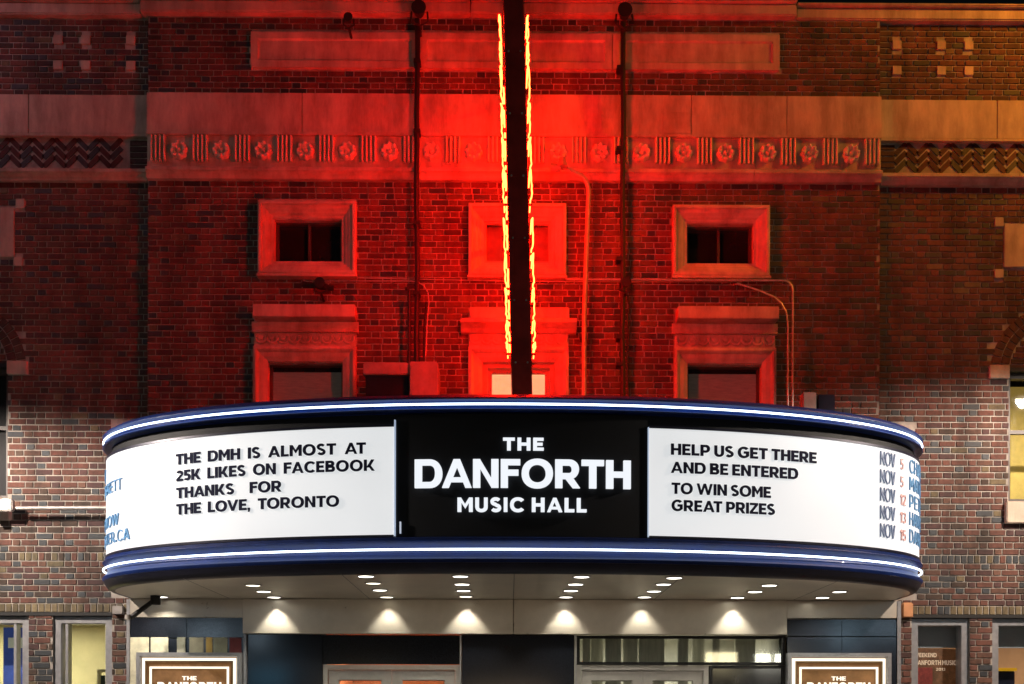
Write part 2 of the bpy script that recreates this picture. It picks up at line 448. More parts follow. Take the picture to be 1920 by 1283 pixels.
# frieze with flutes and rosettes
fz = MB().box(XL, XR, -.02, .05, Z(321), Z(260.2)).build('frieze', M['stone'], F)
ribme = MB()
for k in range(4):
    xx = (k-1.5)*8/180
    n = 6
    vs = []
    for zz in (-.13, .13):
        for i in range(n+1):
            a = PI*i/n; vs.append((xx+.0125*math.cos(a), -.045*math.sin(a)**.8, zz))
    ribme.add(vs, [(i, i+1, n+2+i, n+1+i) for i in range(n)]+[tuple(range(n+1)), tuple(range(n+1, 2*n+2))[::-1]])
pale_carving = mat('pale_carving', (.66,.58,.48), .7, var=.2, scale=9, bump=.2)
ribme = ribme.mesh('flute', pale_carving)
def rosette():
    m_ = MB(); R = .095
    n = 40; pet = 8
    rings = [(0, -.07), (.14, -.075), (.24, -.045), (.30, -.018), (.42, -.030), (.66, -.072), (.88, -.066), (1.0, 0.0)]
    vs = [(0, -.05, 0)]
    for (r, y) in rings[1:]:
        for i in range(n):
            a = 2*PI*i/n; lob = abs(math.cos(pet*a/2))
            rr = R*r*(1-.16*(1-lob)*(r > .4)); yy = y*(1 if r < .4 else (.45+.55*lob**.6))
            vs.append((rr*math.cos(a), yy, rr*math.sin(a)))
    fs = [(0, 1+i, 1+(i+1) % n) for i in range(n)]
    for k in range(len(rings)-2):
        for i in range(n): fs.append((1+k*n+i, 1+(k+1)*n+i, 1+(k+1)*n+(i+1) % n, 1+k*n+(i+1) % n))
    m_.add(vs, fs); return m_.mesh('rosette', pale_carving, smooth=True)
rosme = rosette()
for k in range(18):
    o = bpy.data.objects.new('flute', ribme); link(o, fz); o.location = (X(298+78.5*k), -.02, Z(285))
    if k < 17:
        o = bpy.data.objects.new('rosette', rosme); link(o, fz); o.location = (X(337.3+78.5*k), -.02, Z(289)); o.rotation_euler = (0, random.uniform(-.3, .3), 0)
# string course
def sweepx(mb, xa, xb, prof):
    n = len(prof); vs = [(xa, y, z) for y, z in prof]+[(xb, y, z) for y, z in prof]
    mb.add(vs, [(i, i+1, n+i+1, n+i) for i in range(n-1)]+[tuple(range(n)), tuple(range(n, 2*n))[::-1]])
def string(a, b, y0):
    m_ = MB(); zt, zb = Z(321), Z(342)
    sweepx(m_, X(a)+.002, X(b)-.002, [(y0+.05, zt), (y0-.07, zt-.003), (y0-.10, zt-.02), (y0-.10, zt-.05), (y0-.075, zt-.06), (y0-.055, zt-.085), (y0-.05, zb), (y0+.05, zb)])
    m_.build('string_course', M['stone'], F)
for a, b in ((277, 560), (560, 785), (785, 1175), (1175, 1410), (1410, 1650)): string(a, b, 0)
for a, b in ((-420, -100), (-100, 276), (1651, 1910), (1910, 2350)): string(a, b, WING)

# ---- upper windows
for a, b, c, d, k in WU:
    m_ = MB(); x0, x1, z0, z1 = X(a), X(b), Z(d), Z(c)
    m_.frame(x0, x1, z0, z1, [(0,.02),(0,-.075),(.012,-.085),(.035,-.085),(.045,-.062),(.075,-.055),(.10,-.035),(.115,-.03),(.13,-.012),(.158,-.005),(.158,.12)])
    m_.box(x0-.01, x1+.01, -.10, .02, z0-.03, z0-.002, bev=.004)
    wdw = m_.build('window', M['stone2'], F)
    i0, i1, j0, j1 = x0+.158, x1-.158, z0+.158, z1-.158
    if k == 1:
        mm = MB(); mm.frame(i0, i1, j0, j1, [(0,.10),(0,.01),(.022,.01),(.03,.03)]); mm.build('sash', M['paleboard'], wdw)
        MB().box(i0+.02, i1-.02, .085, .10, j0+.02, j1-.02).build('panel', mat('old_board', (.22,.12,.10), .7, var=.3, scale=5), wdw)
    else:
        mm = MB(); mm.frame(i0, i1, j0, j1, [(0,.13),(0,.08),(.025,.08),(.03,.13)]); mm.box((i0+i1)/2-.012, (i0+i1)/2+.012, .085, .12, j0+.02, j1-.02); mm.build('sash', M['wood'], wdw)
        MB().box(i0, i1, .125, .14, j0, j1).build('pane', M['glass'], wdw)
# ---- lower windows
for a, b, k in WL:
    hq = 1 if k == 1 else .16; hx = .075 if k == 1 else .02
    x0, x1 = X(a), X(b); zb = 4.0; xc = (x0+x1)/2
    m_ = MB(); m_.frame(x0, x1, zb, Z(654), [(0,.02),(0,-.06),(.03,-.07),(.05,-.055),(.06,-.04),(.10,-.032),(.145,-.01),(.145,.16)], bottom=False)
    m_.box(x0+.006, x1-.006, -.03, .02, Z(654)+.001, Z(618), bev=.003)
    wdw = m_.build('window', M['stone2'], F)
    for q in range(9):
        cx = x0+(x1-x0)*(q+.7)/9.4
        mm = MB(); mm.tube(arc((cx, Z(638)), .052, 150, 390, 'xz', 12, -.034), .012, 6); mm.cyl((cx, -.05, Z(638)), .022, .025, 'y', 10)
        mm.build('roundel', M['stone2'], wdw)
    m_ = MB()
    m_.box(X(a+4), X(b+4)-.02, (-.11 if k == 1 else -.17), .02, Z(606), Z(583), bev=.006)
    m_.build('blocking_course', M['stone2'], wdw)
    m_ = MB()
    sweepx(m_, x0-hx, x1+hx, [(.02, Z(607)), (-.17*hq, Z(607)), (-.185*hq, Z(610)), (-.185*hq, Z(615)), (-.15*hq, Z(618)), (-.10*hq, Z(622)), (-.06, Z(628)), (.02, Z(628))])
    m_.build('hood', M['stone2'], wdw)
    i0, i1, j1 = x0+.145, x1-.145, Z(654)-.145
    mm = MB()
    if k == 1:
        mm.frame(i0, i1, zb, j1, [(0,.10),(0,.02),(.05,.02),(.06,.05),(.10,.06),(.10,.1)], bottom=False); mm.build('sash', M['paleboard'], wdw)
        MB().box(i0+.10, i1-.10, .085, .1, zb, j1-.10).build('blind', mat('lit_blind', (.7,.62,.4), .8, var=.2, scale=14, emit=(1,.75,.35), estr=.55), wdw)
    else:
        mm.frame(i0, i1, zb, j1, [(0,.15),(0,.09),(.02,.09),(.03,.12)], bottom=False); mm.build('sash', M['wood'], wdw)
        MB().box(i0, i1, .13, .14, zb, j1).build('pane', M['glass'], wdw)
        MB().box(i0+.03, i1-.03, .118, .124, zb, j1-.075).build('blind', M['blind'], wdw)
# ---- arched side openings
for c, lit in ((AL, 0), (AR, 1)):
    MB().box(X(c-96), X(c+96), WING-.01, WING+.1, Z(690), Z(683)).build('lintel', M['pipe'], F)
    for s in (-1, 1):
        a, b = sorted((X(c+s*92), X(c+s*130))); MB().box(a, b, WING-.03, WING+.1, Z(704), Z(679), bev=.006).build('impost_stone', M['stone2'], F)
    MB().box(X(c-100), X(c+100), WING-.06, WING+.2, Z(978), Z(937), bev=.008).build('window_sill', M['stone2'], F)
    m_ = MB(); m_.frame(X(c-92), X(c+92), Z(937), Z(690), [(0,.22),(0,.14),(.05,.14),(.05,.22)]); m_.box(X(c)-.025, X(c)+.025, .15, .2, Z(937), Z(690)); m_.box(X(c-92), X(c+92), .15, .2, Z(800)-.02, Z(800)+.02)
    wf = m_.build('window_frame', M['wood'], F)
    if lit:
        MB().box(X(c-92), X(c+92), .2, .205, Z(937), Z(690)).build('pane', glassmat(.02, 'window_glass', .015), wf)
        MB().box(X(c-110), X(c+110), .8, .85, Z(950), Z(680)).build('curtain', mat('amber_curtain', (.6,.42,.12), .9, var=.4, scale=4, emit=(1,.62,.13), estr=.22), wf)
    else: MB().box(X(c-92), X(c+92), .2, .205, Z(937), Z(690)).build('pane', mat('matte_glass', (.008,.008,.01), .6, spec=.2), wf)  # dark pane roughened so it mirrors no lamp
# ---- storefront windows of the wings
zl = Z(1156)
MB().box(XA, X(208), WING-.008, WING+.25, zl, zl+.035).build('lintel', M['pipe'], F)
MB().box(X(1712), XB, WING-.008, WING+.25, zl, zl+.035).build('lintel', M['pipe'], F)
def room(x0, x1, y0, y1, z0, z1, m, parent, power, colr, name='interior_wall'):
    mb = MB(); mb.add([(x0,y1,z0),(x1,y1,z0),(x1,y1,z1),(x0,y1,z1)], [(0,1,2,3)]); mb.add([(x0,y0,z0),(x0,y1,z0),(x0,y1,z1),(x0,y0,z1)], [(0,1,2,3)])
    mb.add([(x1,y0,z0),(x1,y1,z0),(x1,y1,z1),(x1,y0,z1)], [(0,1,2,3)]); mb.add([(x0,y0,z1),(x1,y0,z1),(x1,y1,z1),(x0,y1,z1)], [(0,1,2,3)]); mb.add([(x0,y0,z0),(x1,y0,z0),(x1,y1,z0),(x0,y1,z0)], [(0,1,2,3)])
    r = mb.build(name, m, parent)
    ld = bpy.data.lights.new('ceiling_lamp', 'AREA'); ld.shape = 'RECTANGLE'; ld.size = (x1-x0)*.5; ld.size_y = .3; ld.energy = power; ld.color = colr
    lo = bpy.data.objects.new('ceiling_lamp', ld); link(lo); lo.location = ((x0+x1)/2, (y0+y1)/2, z1-.06)
    return r
def storefront(pa, pb, y, split, lab):
    x0, x1 = X(pa), X(pb)
    m_ = MB(); m_.frame(x0, x1, .35, zl, [(0,y+.12),(0,y),(.01,y-.012),(.075,y-.012),(.085,y+.01),(.085,y+.12)])
    for s in split: m_.box(X(s)-.014, X(s)+.014, y-.004, y+.1, .4, zl-.05)
    wf = m_.build('shop_window', M['alu'], F)
    MB().box(x0+.05, x1-.05, y+.06, y+.066, .4, zl-.05).build('pane', M['clear'], wf)
    return wf
storefront(-420, 52, .10, [-140, 24], 'l'); storefront(97, 208, .10, [121], 'l')
storefront(1715, 1825, .10, [], 'r'); storefront(1868, 2350, .10, [2100], 'r')
room(XA, X(232), .31, 2.0, .0, 2.78, M['cream'], F, 60, (1,.90,.60))
room(X(1700), XB, .31, 2.2, .0, 2.78, M['tan'], F, 34, (1,.72,.46))
MB().box(X(1720), X(1822), .27, .285, Z(1210), Z(1164)).build('roller_blind', M['greyblind'], F)
MB().box(X(1873), X(2000), .27, .285, Z(1210), Z(1164)).build('roller_blind', M['greyblind'], F)
# bricks pier corners carry on below: granite zone
# entrance cladding: black granite tiles
tiles = []
for (a, b, rows) in ((246, 458, [(1160,1198),(1199,1300),(1301,1440),(1441,1650)]), (866, 1077, [(1191,1300),(1301,1440),(1441,1650)]), (1476, 1682, [(1160,1192),(1193,1300),(1301,1440),(1441,1650)])):
    for (c, d) in rows:
        n = 2 if b-a > 190 and a != 866 else 1
        for k in range(n):
            w_ = (b-a)/n
            MB().box(X(a+k*w_)+.002, X(a+(k+1)*w_)-.002, -.012+random.uniform(-.001,.001), .05, max(Z(d)+.002, 0), Z(c)-.002, bev=.003).build('granite_tile', M['granite'], F)
MB().box(X(240), X(246), -.02, .05, 0, Z(1126)).build('edge_trim', M['alu'], F)
MB().box(X(1683), X(1690), -.02, .05, 0, Z(1126)).build('edge_trim', M['alu'], F)
MB().box(X(458), X(463), -.02, .05, 0, Z(1191)).build('edge_trim', M['alu'], F)
MB().box(X(862), X(865), -.02, .05, 0, Z(1191)).build('edge_trim', M['alu'], F)
MB().box(X(1078), X(1081), -.02, .05, 0, Z(1191)).build('edge_trim', M['alu'], F)
# fascia above the doors
for (a, b, c, y) in ((246, 457, 1160, -.02), (458, 962, 1190, -.06), (963, 1474, 1190, -.06), (1475, 1682, 1158, -.02)):
    MB().box(X(a)+.001, X(b)-.001, y, .05, Z(c), 2.847, bev=.004).build('fascia_panel', M['fascia'], F)
for (a, b, c_) in ((247,282,(.62,.60,.44)),(285,318,(.62,.60,.46)),(334,350,(.30,.30,.24)),(357,384,(.34,.32,.24)),(388,400,(.50,.34,.10)),(402,428,(.34,.36,.27)),(432,454,(.22,.05,.06))):
    MB().box(X(a), X(b), -.022, -.013, Z(1262 if a > 300 else 1290), Z(1197), bev=.002).build('painted_pane', mat('pane_tone', c_, .5, var=.25, scale=12), F)  # boards coloured to stand in for reflections and lit interior in the glazing
# ---- doors and glazing
def glazing(a, b, y, zt, leaves, transom=None):
    m_ = MB(); m_.frame(X(a), X(b), 0, zt, [(0,y+.1),(0,y-.02),(.05,y-.02),(.05,y+.1)]); df = m_.build('door_frame', M['door'], F)
    for (c, d) in leaves:
        mm = MB(); mm.frame(X(c), X(d), .02, zt-.055, [(0,y+.04),(0,y),(.10,y),(.11,y+.012),(.11,y+.04)]); lf = mm.build('door', M['door'], df)
        MB().box(X(c)+.1, X(d)-.1, y+.02, y+.026, .12, zt-.16).build('pane', M['clear'], df)
        MB().tube([(X(d)-.05, y-.05, .95), (X(d)-.05, y-.05, 1.3)], .012).build('handle', M['alu'], df)
glazing(605, 862, .06, Z(1247), [(615, 733), (734, 852)])
glazing(1081, 1330, .06, Z(1247), [(1091, 1205), (1206, 1320)])
for (a, b) in ((463, 604),): MB().box(X(a), X(b), .03, .05, 0, Z(1191)).build('dark_glass', M['granite'], F)
MB().box(X(604), X(862), .05, .07, Z(1246), Z(1191)).build('dark_glass', M['granite'], F)
m_ = MB(); m_.frame(X(1082), X(1474), Z(1246), Z(1191), [(0,.1),(0,.03),(.03,.03),(.03,.1)]); tr = m_.build('transom', M['pipe'], F)
MB().box(X(1088), X(1470), .06, .065, Z(1244), Z(1194)).build('pane', M['clear'], tr)
m_ = MB(); m_.frame(X(1332), X(1474), 0, Z(1247), [(0,.1),(0,.03),(.03,.03),(.03,.1)]); tr2 = m_.build('side_glazing', M['pipe'], F)
MB().box(X(1336), X(1470), .06, .066, .05, Z(1249)).build('pane', M['glass'], tr2)
for (a, b, y) in ((1098,1113,.5),(1115,1138,.56),(1142,1172,.45),(1178,1206,.52),(1208,1258,.5),(1284,1304,.48),(1316,1340,.62),(1352,1366,.5),(1400,1440,.6)):
    MB().box(X(a), X(b), y, y+.03, .3, Z(1185)).build('curtain', M['cream2'], F)
room(X(604), X(863), .3, 2.4, 0, 2.6, M['warm'], F, 30, (1,.62,.40), 'lobby_wall')
room(X(1080), X(1474), .3, 2.4, 0, 2.6, mat('lobby_plaster', (.70,.68,.60), .8, var=.2, scale=3), F, 32, (1,.93,.76), 'lobby_wall')

# ------------------------------------------------------------------ marquee
MQ = thing('marquee', 'curved theatre marquee with blue rims, white letter boards and black name panel', 'marquee')
CX0, AA, YB, BB, EXN = .040, 4.055, -.42, 1.83, 2.15
def outline(o, n=160, ends=True):
    pts = []
    for i in range(n+1):
        t = PI - PI*i/n
        c, s = math.cos(t), math.sin(t)
        x = (AA+o)*math.copysign(abs(c)**(2/EXN), c); y = YB-(BB+o)*abs(s)**(2/EXN)
        pts.append((CX0+x, y))
    if ends: pts = [(pts[0][0], .03)]+pts+[(pts[-1][0], .03)]
    return pts
def resample(pts, n):
    s = [0]
    for a, b in zip(pts[:-1], pts[1:]): s.append(s[-1]+math.hypot(b[0]-a[0], b[1]-a[1]))
    out = []; j = 0
    for i in range(n+1):
        t = s[-1]*i/n
        while j < len(s)-2 and s[j+1] < t: j += 1
        f = (t-s[j])/max(1e-9, s[j+1]-s[j]); out.append((pts[j][0]+(pts[j+1][0]-pts[j][0])*f, pts[j][1]+(pts[j+1][1]-pts[j][1])*f))
    return out
def sweep_outline(mb, prof, n=200, i0=0, i1=None, caps=False):
    base = resample(outline(0, 600), n); i1 = n if i1 is None else i1
    rows = []
    for i in range(i0, i1+1):
        a = base[max(i-1, 0)]; b = base[min(i+1, n)]
        tx, ty = b[0]-a[0], b[1]-a[1]; L = math.hypot(tx, ty); nx, ny = ty/L, -tx/L
        rows.append([(base[i][0]+nx*o, base[i][1]+ny*o, z) for o, z in prof])
    k = len(prof); vs = [p for r in rows for p in r]; fs = []
    for i in range(len(rows)-1):
        for j in range(k-1): fs.append((i*k+j, i*k+j+1, (i+1)*k+j+1, (i+1)*k+j))
    mb.add(vs, fs)
    if caps: mb.add(rows[0]+rows[-1], [tuple(range(k)), tuple(range(k, 2*k))])
def cove(z0, z1, d, n=6): return [(-d*math.sin(PI*i/n), z0+(z1-z0)*i/n) for i in range(n+1)]
top_prof = [(-.30,4.37),(-.09,4.375),(-.06,4.37),(-.03,4.345),(-.012,4.338),(0,4.322)]+[(o, z) for o, z in cove(4.318,4.232,.045)]+[(-.004,4.226),(-.03,4.218),(-.10,4.215)]
mb = MB(); sweep_outline(mb, top_prof); mb.build('upper_rim', M['blue'], MQ, smooth=True)
bot_prof = [(-.10,3.155),(-.04,3.155),(-.02,3.148),(-.02,3.125),(-.004,3.118)]+cove(3.112,2.965,.050)+[(.0,2.955),(-.012,2.935)]
mb = MB(); sweep_outline(mb, bot_prof); mb.build('lower_rim', M['blue'], MQ, smooth=True)
mb = MB(); sweep_outline(mb, [(-.012,2.934),(-.03,2.90),(-.05,2.87),(-.085,2.850),(-.12,2.850)]); mb.build('bottom_trim', M['bluedark'], MQ, smooth=True)
mb = MB(); sweep_outline(mb, [(-.085,4.22),(-.085,3.15)]); mb.build('backing', M['black'], MQ, smooth=True)
base = resample(outline(0, 600), 260)
def ring_tube(o, z, r, name):
    pts = []
    b_ = resample(outline(o, 600), 260)
    MB().tube([(p[0], p[1], z) for p in b_], r, 8).build(name, M['led'], MQ, smooth=True)
ring_tube(-.010, 4.277, .009, 'led_tube'); ring_tube(-.010, 3.046, .009, 'led_tube')
# roof and soffit
bo = resample(outline(-.10, 600), 120)
for (z, nm, m_) in ((4.30, 'roof', M['roof']), (2.852, 'soffit', M['soffit'])):
    mb = MB(); vs = [(x, min(y, .0), z) for x, y in bo]
    N = len(vs)//2
    for i in range(len(vs)//2):
        j = len(vs)-1-i
        a, b, c, d = vs[i], vs[i+1], vs[j-1], vs[j]
        if i+1 < j-1: mb.add([a, b, c, d], [(0,1,2,3)])
    mb.build(nm, m_, MQ)
for xq in (-2.9, -1.45, .04, 1.5, 2.95):
    MB().box(xq-.003, xq+.003, -1.75 if abs(xq) > 2 else -2.1, -.07, 2.8505, 2.8518).build('soffit_joint', M['bluedark'], MQ)
# panels on the drum
OFF = -.055
PB = resample(outline(OFF, 800), 1600)
S = [0]
for a, b in zip(PB[:-1], PB[1:]): S.append(S[-1]+math.hypot(b[0]-a[0], b[1]-a[1]))
def at_s(s):
    s = max(0, min(S[-1]-1e-6, s)); i = min(int(s/S[-1]*1600), 1599)
    f = (s-S[i])/(S[i+1]-S[i]); x = PB[i][0]+(PB[i+1][0]-PB[i][0])*f; y = PB[i][1]+(PB[i+1][1]-PB[i][1])*f
    t = (PB[i+1][0]-PB[i][0], PB[i+1][1]-PB[i][1]); L = math.hypot(*t); return x, y, t[1]/L, -t[0]/L
def s_of_px(px):           # where the ray of image column px meets the panel
    best = None
    for i, (x, y) in enumerate(PB):
        d = WD+y; e = abs(x/d*FPX+955-px)
        if y > -.45: e += 3
        if best is None or e < best[0]: best = (e, S[i])
    return best[1]
def drum(name, s0, s1, z0, z1, m_, parent, w0=0, w1=.02, n=40):
    mb = MB(); rows = []
    for i in range(n+1):
        x, y, nx, ny = at_s(s0+(s1-s0)*i/n)
        rows.append([(x+nx*w0, y+ny*w0, z0), (x+nx*w1, y+ny*w1, z0), (x+nx*w1, y+ny*w1, z1), (x+nx*w0, y+ny*w0, z1)])
    vs = [p for r in rows for p in r]; fs = []
    for i in range(n):
        for j in range(4): fs.append((i*4+j, i*4+(j+1) % 4, (i+1)*4+(j+1) % 4, (i+1)*4+j))
    fs += [(0,1,2,3), (n*4+3, n*4+2, n*4+1, n*4)]
    mb.add(vs, fs); return mb.build(name, m_, parent, smooth=True)
sL, sR = s_of_px(738), s_of_px(1216); sEL, sER = s_of_px(262), s_of_px(1662)
PT, PBm = 4.105, 3.166
boardL = drum('letter_board', sEL+.002, sL, PBm, PT, M['sign'], MQ)
boardLe = drum('side_board', .03, sEL-.002, PBm, PT, M['signend'], MQ)
boardR = drum('letter_board', sR, sER-.002, PBm, PT, M['sign'], MQ)
boardRe = drum('side_board', sER+.002, S[-1]-.03, PBm, PT, M['signend'], MQ)
boardC = drum('name_panel', sL+.03, sR-.012, PBm-.008, 4.20, M['black'], MQ, 0, .012)
boardL['label'] = 'white lit letter board left of the name panel'; boardR['label'] = 'white lit letter board right of the name panel'
drum('board_edge', sL+.004, sL+.014, PBm, PT+.05, mat('white_edge', (.6,.65,.7), .4, emit=(.6,.75,1), estr=.5), MQ, 0, .03, 2)
drum('board_edge', sR-.010, sR-.003, PBm, PT, mat('white_edge2', (.6,.65,.7), .4, emit=(.6,.75,1), estr=.5), MQ, 0, .025, 2)
drum('conduit_stub', sL+.052, sL+.064, PBm+.02, PBm+.12, mat('stub', (.6,.65,.7), .4, emit=(.7,.8,1), estr=.5), MQ, .012, .03, 2)

for (sa, sb) in ((.03, sL), (sR, S[-1]-.03)):
    drum('board_lip', sa, sb, PBm-.012, PBm+.010, M['bluedark'], MQ, .0, .028, 60); drum('board_lip', sa, sb, PT-.008, PT+.012, M['bluedark'], MQ, .0, .028, 60)
# letters: one mesh per character
glyphs = {}
T, TH = .245, .20        # stem and bar thickness for a cap height of 1
def q4(x0, y0, x1, y1): return [(x0,y0),(x1,y0),(x1,y1),(x0,y1)]
def dg(xa, ya, xb, yb, w): return [(xa,ya),(xa+w,ya),(xb+w,yb),(xb,yb)]      # slanted stem with level ends
def ring(cx, cy, rx, ry, tx, ty, a0, a1, n=20, e=2.15):
    out = []; pr = []
    for i in range(n+1):
        a = math.radians(a0+(a1-a0)*i/n); c = math.copysign(abs(math.cos(a))**(2/e), math.cos(a)); s_ = math.copysign(abs(math.sin(a))**(2/e), math.sin(a))
        pr.append(((cx+rx*c, cy+ry*s_), (cx+(rx-tx)*c, cy+(ry-ty)*s_)))
    for a, b in zip(pr[:-1], pr[1:]): out.append([a[0], b[0], b[1], a[1]])
    return out
def stroke(pts, w):
    L = []; n = len(pts)
    for i in range(n):
        a = pts[max(i-1, 0)]; b = pts[min(i+1, n-1)]; tx, ty = b[0]-a[0], b[1]-a[1]; m_ = math.hypot(tx, ty)
        L.append(((pts[i][0]-ty/m_*w/2, pts[i][1]+tx/m_*w/2), (pts[i][0]+ty/m_*w/2, pts[i][1]-tx/m_*w/2)))
    return [[a[0], b[0], b[1], a[1]] for a, b in zip(L[:-1], L[1:])]
def arcp(cx, cy, rx, ry, a0, a1, n=10): return [(cx+rx*math.cos(math.radians(a0+(a1-a0)*i/n)), cy+ry*math.sin(math.radians(a0+(a1-a0)*i/n))) for i in range(n+1)]
def bowl(x0, y0, y1, w, n=14):
    cy, ry = (y0+y1)/2, (y1-y0)/2; r = min(ry, w*.62)
    return [q4(x0, y1-TH, x0+w-r, y1), q4(x0, y0, x0+w-r, y0+TH)] + ring(x0+w-r, cy, r, ry, T, TH, -90, 90, n)
def make_letters(t_, th_):
    global T, TH
    T, TH = t_, th_
    S_ = arcp(.36, .725, .245, .19, 32, 180, 9)+arcp(.36, .725, .245, .19, 200, 262, 3)+arcp(.365, .275, .25, .19, 78, 10, 4)+arcp(.365, .275, .25, .19, -8, -150, 9)
    return {
     'A': (1.0, [dg(0,0,.39,1,.22), dg(.78,0,.39,1,.22), q4(.22,.20,.78,.36)]),
     'B': (.76, [q4(0,0,T,1)]+bowl(T-.01,.47,1,.50)+bowl(T-.01,0,.56,.56)),
     'C': (.92, ring(.52,.5,.52,.52,T,TH,42,318,26)),
     'D': (.90, [q4(0,0,T,1)]+bowl(T-.01,0,1,.70,18)),
     'E': (.68, [q4(0,0,T,1), q4(T,.0,.68,TH), q4(T,1-TH,.67,1), q4(T,.5-TH/2,.61,.5+TH/2)]),
     'F': (.66, [q4(0,0,T,1), q4(T,1-TH,.66,1), q4(T,.43,.60,.43+TH)]),
     'G': (.98, ring(.52,.5,.52,.52,T,TH,44,330,26)+[q4(.53,.40,.97,.40+TH), q4(.97-T,.17,.97,.40)]),
     'H': (.84, [q4(0,0,T,1), q4(.84-T,0,.84,1), q4(T,.5-TH/2,.84-T,.5+TH/2)]),
     'I': (T, [q4(0,0,T,1)]),
     'K': (.88, [q4(0,0,T,1), dg(T-.03,.30,.60,1,.25), [(.30,.50),(.45,.66),(.90,0),(.64,0)]]),
     'L': (.64, [q4(0,0,T,1), q4(T,0,.64,TH)]),
     'M': (1.0, [q4(0,0,T,1), q4(1-T,0,1,1), [(T-.01,1),(T-.01,.68),(.5,.24),(.5,.54)], [(1-T+.01,1),(1-T+.01,.68),(.5,.24),(.5,.54)]]),
     'N': (.86, [q4(0,0,T,1), q4(.86-T,0,.86,1), [(T-.01,1),(T-.01,.68),(.87-T,0),(.87-T,.32)]]),
     'O': (1.06, ring(.53,.5,.53,.52,T,TH,0,360,36)),
     'P': (.76, [q4(0,0,T,1)]+bowl(T-.01,.30,1,.56)),
     'R': (.82, [q4(0,0,T,1)]+bowl(T-.01,.32,1,.57)+[[(.34,.34),(.57,.40),(.84,0),(.60,0)]]),
     'S': (.72, stroke(S_, T*.88)),
     'T': (.76, [q4(0,1-TH,.76,1), q4(.38-T/2,0,.38+T/2,1-TH)]),
     'U': (.82, [q4(0,.36,T,1), q4(.82-T,.36,.82,1)]+ring(.41,.36,.41,.38,T,TH,180,360,16)),
     'V': (.98, [dg(.38,0,0,1,.22), dg(.38,0,.76,1,.22)]),
     'W': (1.42, [dg(.28,0,0,1,.21), dg(.28,0,.605,1,.20), dg(.93,0,.615,1,.20), dg(.93,0,1.21,1,.21)]),
     'Y': (.90, [dg(.345,.42,0,1,.23), dg(.325,.42,.67,1,.23), q4(.45-T/2,0,.45+T/2,.45)]),
     'Z': (.76, [q4(0,0,.76,TH), q4(.02,1-TH,.75,1), dg(0,TH,.47,1-TH,.27)]),
     ',': (.20, [[(0,0),(.20,0),(.20,.20),(0,.20)], [(.06,0),(.20,0),(.13,-.18),(.03,-.18)]]),
     '.': (.20, [q4(0,0,.20,.20)]),
     '1': (.36, [q4(.16,0,.36,1), [(0,.86),(0,.68),(.16,.74),(.16,1)]]),
     '2': (.68, ring(.34,.70,.33,.31,T,TH,-20,165,14)+[[(.0,TH),(.27,TH),(.66,.60),(.44,.60)], q4(0,0,.68,TH)]),
     '3': (.68, ring(.33,.73,.30,.28,T*.95,TH,-80,160,14)+ring(.33,.28,.34,.29,T*.95,TH,-155,85,14)),
     '5': (.70, [q4(.06,1-TH,.64,1), q4(.06,.46,.06+T*.95,1-TH), q4(.06,.46,.36,.63)]+ring(.34,.325,.35,.325,T*.95,TH,-150,88,16)),
     '0': (.80, ring(.40,.5,.40,.52,T,TH,0,360,30)),
    }
GLB = {0: make_letters(.12, .10), 1: make_letters(.245, .20)}
def glyph(ch, bold):
    k = (ch, bold < -.5)
    if k in glyphs: return glyphs[k]
    w_, polys = GLB[0 if bold < -.5 else 1][ch]; vs = []; fs = []
    for pi_, p in enumerate(polys):
        a = sum(p[i][0]*p[(i+1)%4][1]-p[(i+1)%4][0]*p[i][1] for i in range(4))
        if a < 0: p = p[::-1]
        z = .02 - .0006*(pi_ % 4 if len(polys) < 9 else (0 if pi_ > 3 and ch not in 'RPBD25G3U' else pi_ % 5)); b = len(vs)
        vs += [(x, y, z) for x, y in p]+[(x, y, -.02) for x, y in p]
        fs += [(b,b+1,b+2,b+3)]+[(b+i, b+4+i, b+4+(i+1)%4, b+(i+1)%4) for i in range(4)]
    xs = [v[0] for v in vs]; ys = [v[1] for v in vs]
    g = (vs, fs, 0 if ch != ',' else 0, max(w_, max(xs)), 0.0, 1.0 if ch == 'H' else max(ys)); glyphs[k] = g; return g
KERN = {'AT':-.16,'LO':-.02,'TO':-.05,'AN':-.03,'RT':-.02,'TH':0,'LM':0,'OV':-.05,'FA':-.06,'TA':-.16,'AC':-.02,'AL':-.01,'DA':-.08,'FO':-.03,'WI':0,'LL':0,'VE':0}
def layout(text, bold, gap, space, wid=1.0):
    H = glyph('H', bold); cap = H[5]-H[4]; base = H[4]
    x = 0; out = []
    prev = None
    for ch in text:
        if ch == ' ': x += space; prev = None; continue
        g = glyph(ch, bold)
        if prev: x += gap + KERN.get(prev+ch, 0)
        gw = (g[3]-g[2])*wid
        out.append((ch, x, g, wid)); x += gw; prev = ch
    return out, x, cap, base
def write(text, s0, s1, zb, caph, parent, m_, bold=.035, gap=.10, space=.42, depth=.012, w0=.021, name='letter', tilt=0):
    out, W, cap, base = layout(text, bold, gap, space); sc = (s1-s0)/W; sz = caph/cap
    for ch, x, g, wid in out:
        mb = MB(); vs = []
        for (vx, vy, vz) in g[0]:
            s = s0+(x+(vx-g[2])*wid)*sc; px_, py_, nx, ny = at_s(s)
            w_ = w0+(vz+.02)/.04*depth
            vs.append((px_+nx*w_, py_+ny*w_, zb+(vy-base)*sz))
        mb.add(vs, g[1]); mb.build(name, m_, parent)
def zs(py, px, dd=None):
    s = s_of_px(px); x, y, _, _ = at_s(s); return PZ(py, WD+y, px)
LW = dict(bold=0, gap=.10, space=.72)
LW2 = dict(bold=0, gap=.10, space=.38)
write('THE DMH IS ALMOST AT', s_of_px(335), s_of_px(687), zs(852,687), .095, boardL, M['text'], **LW)
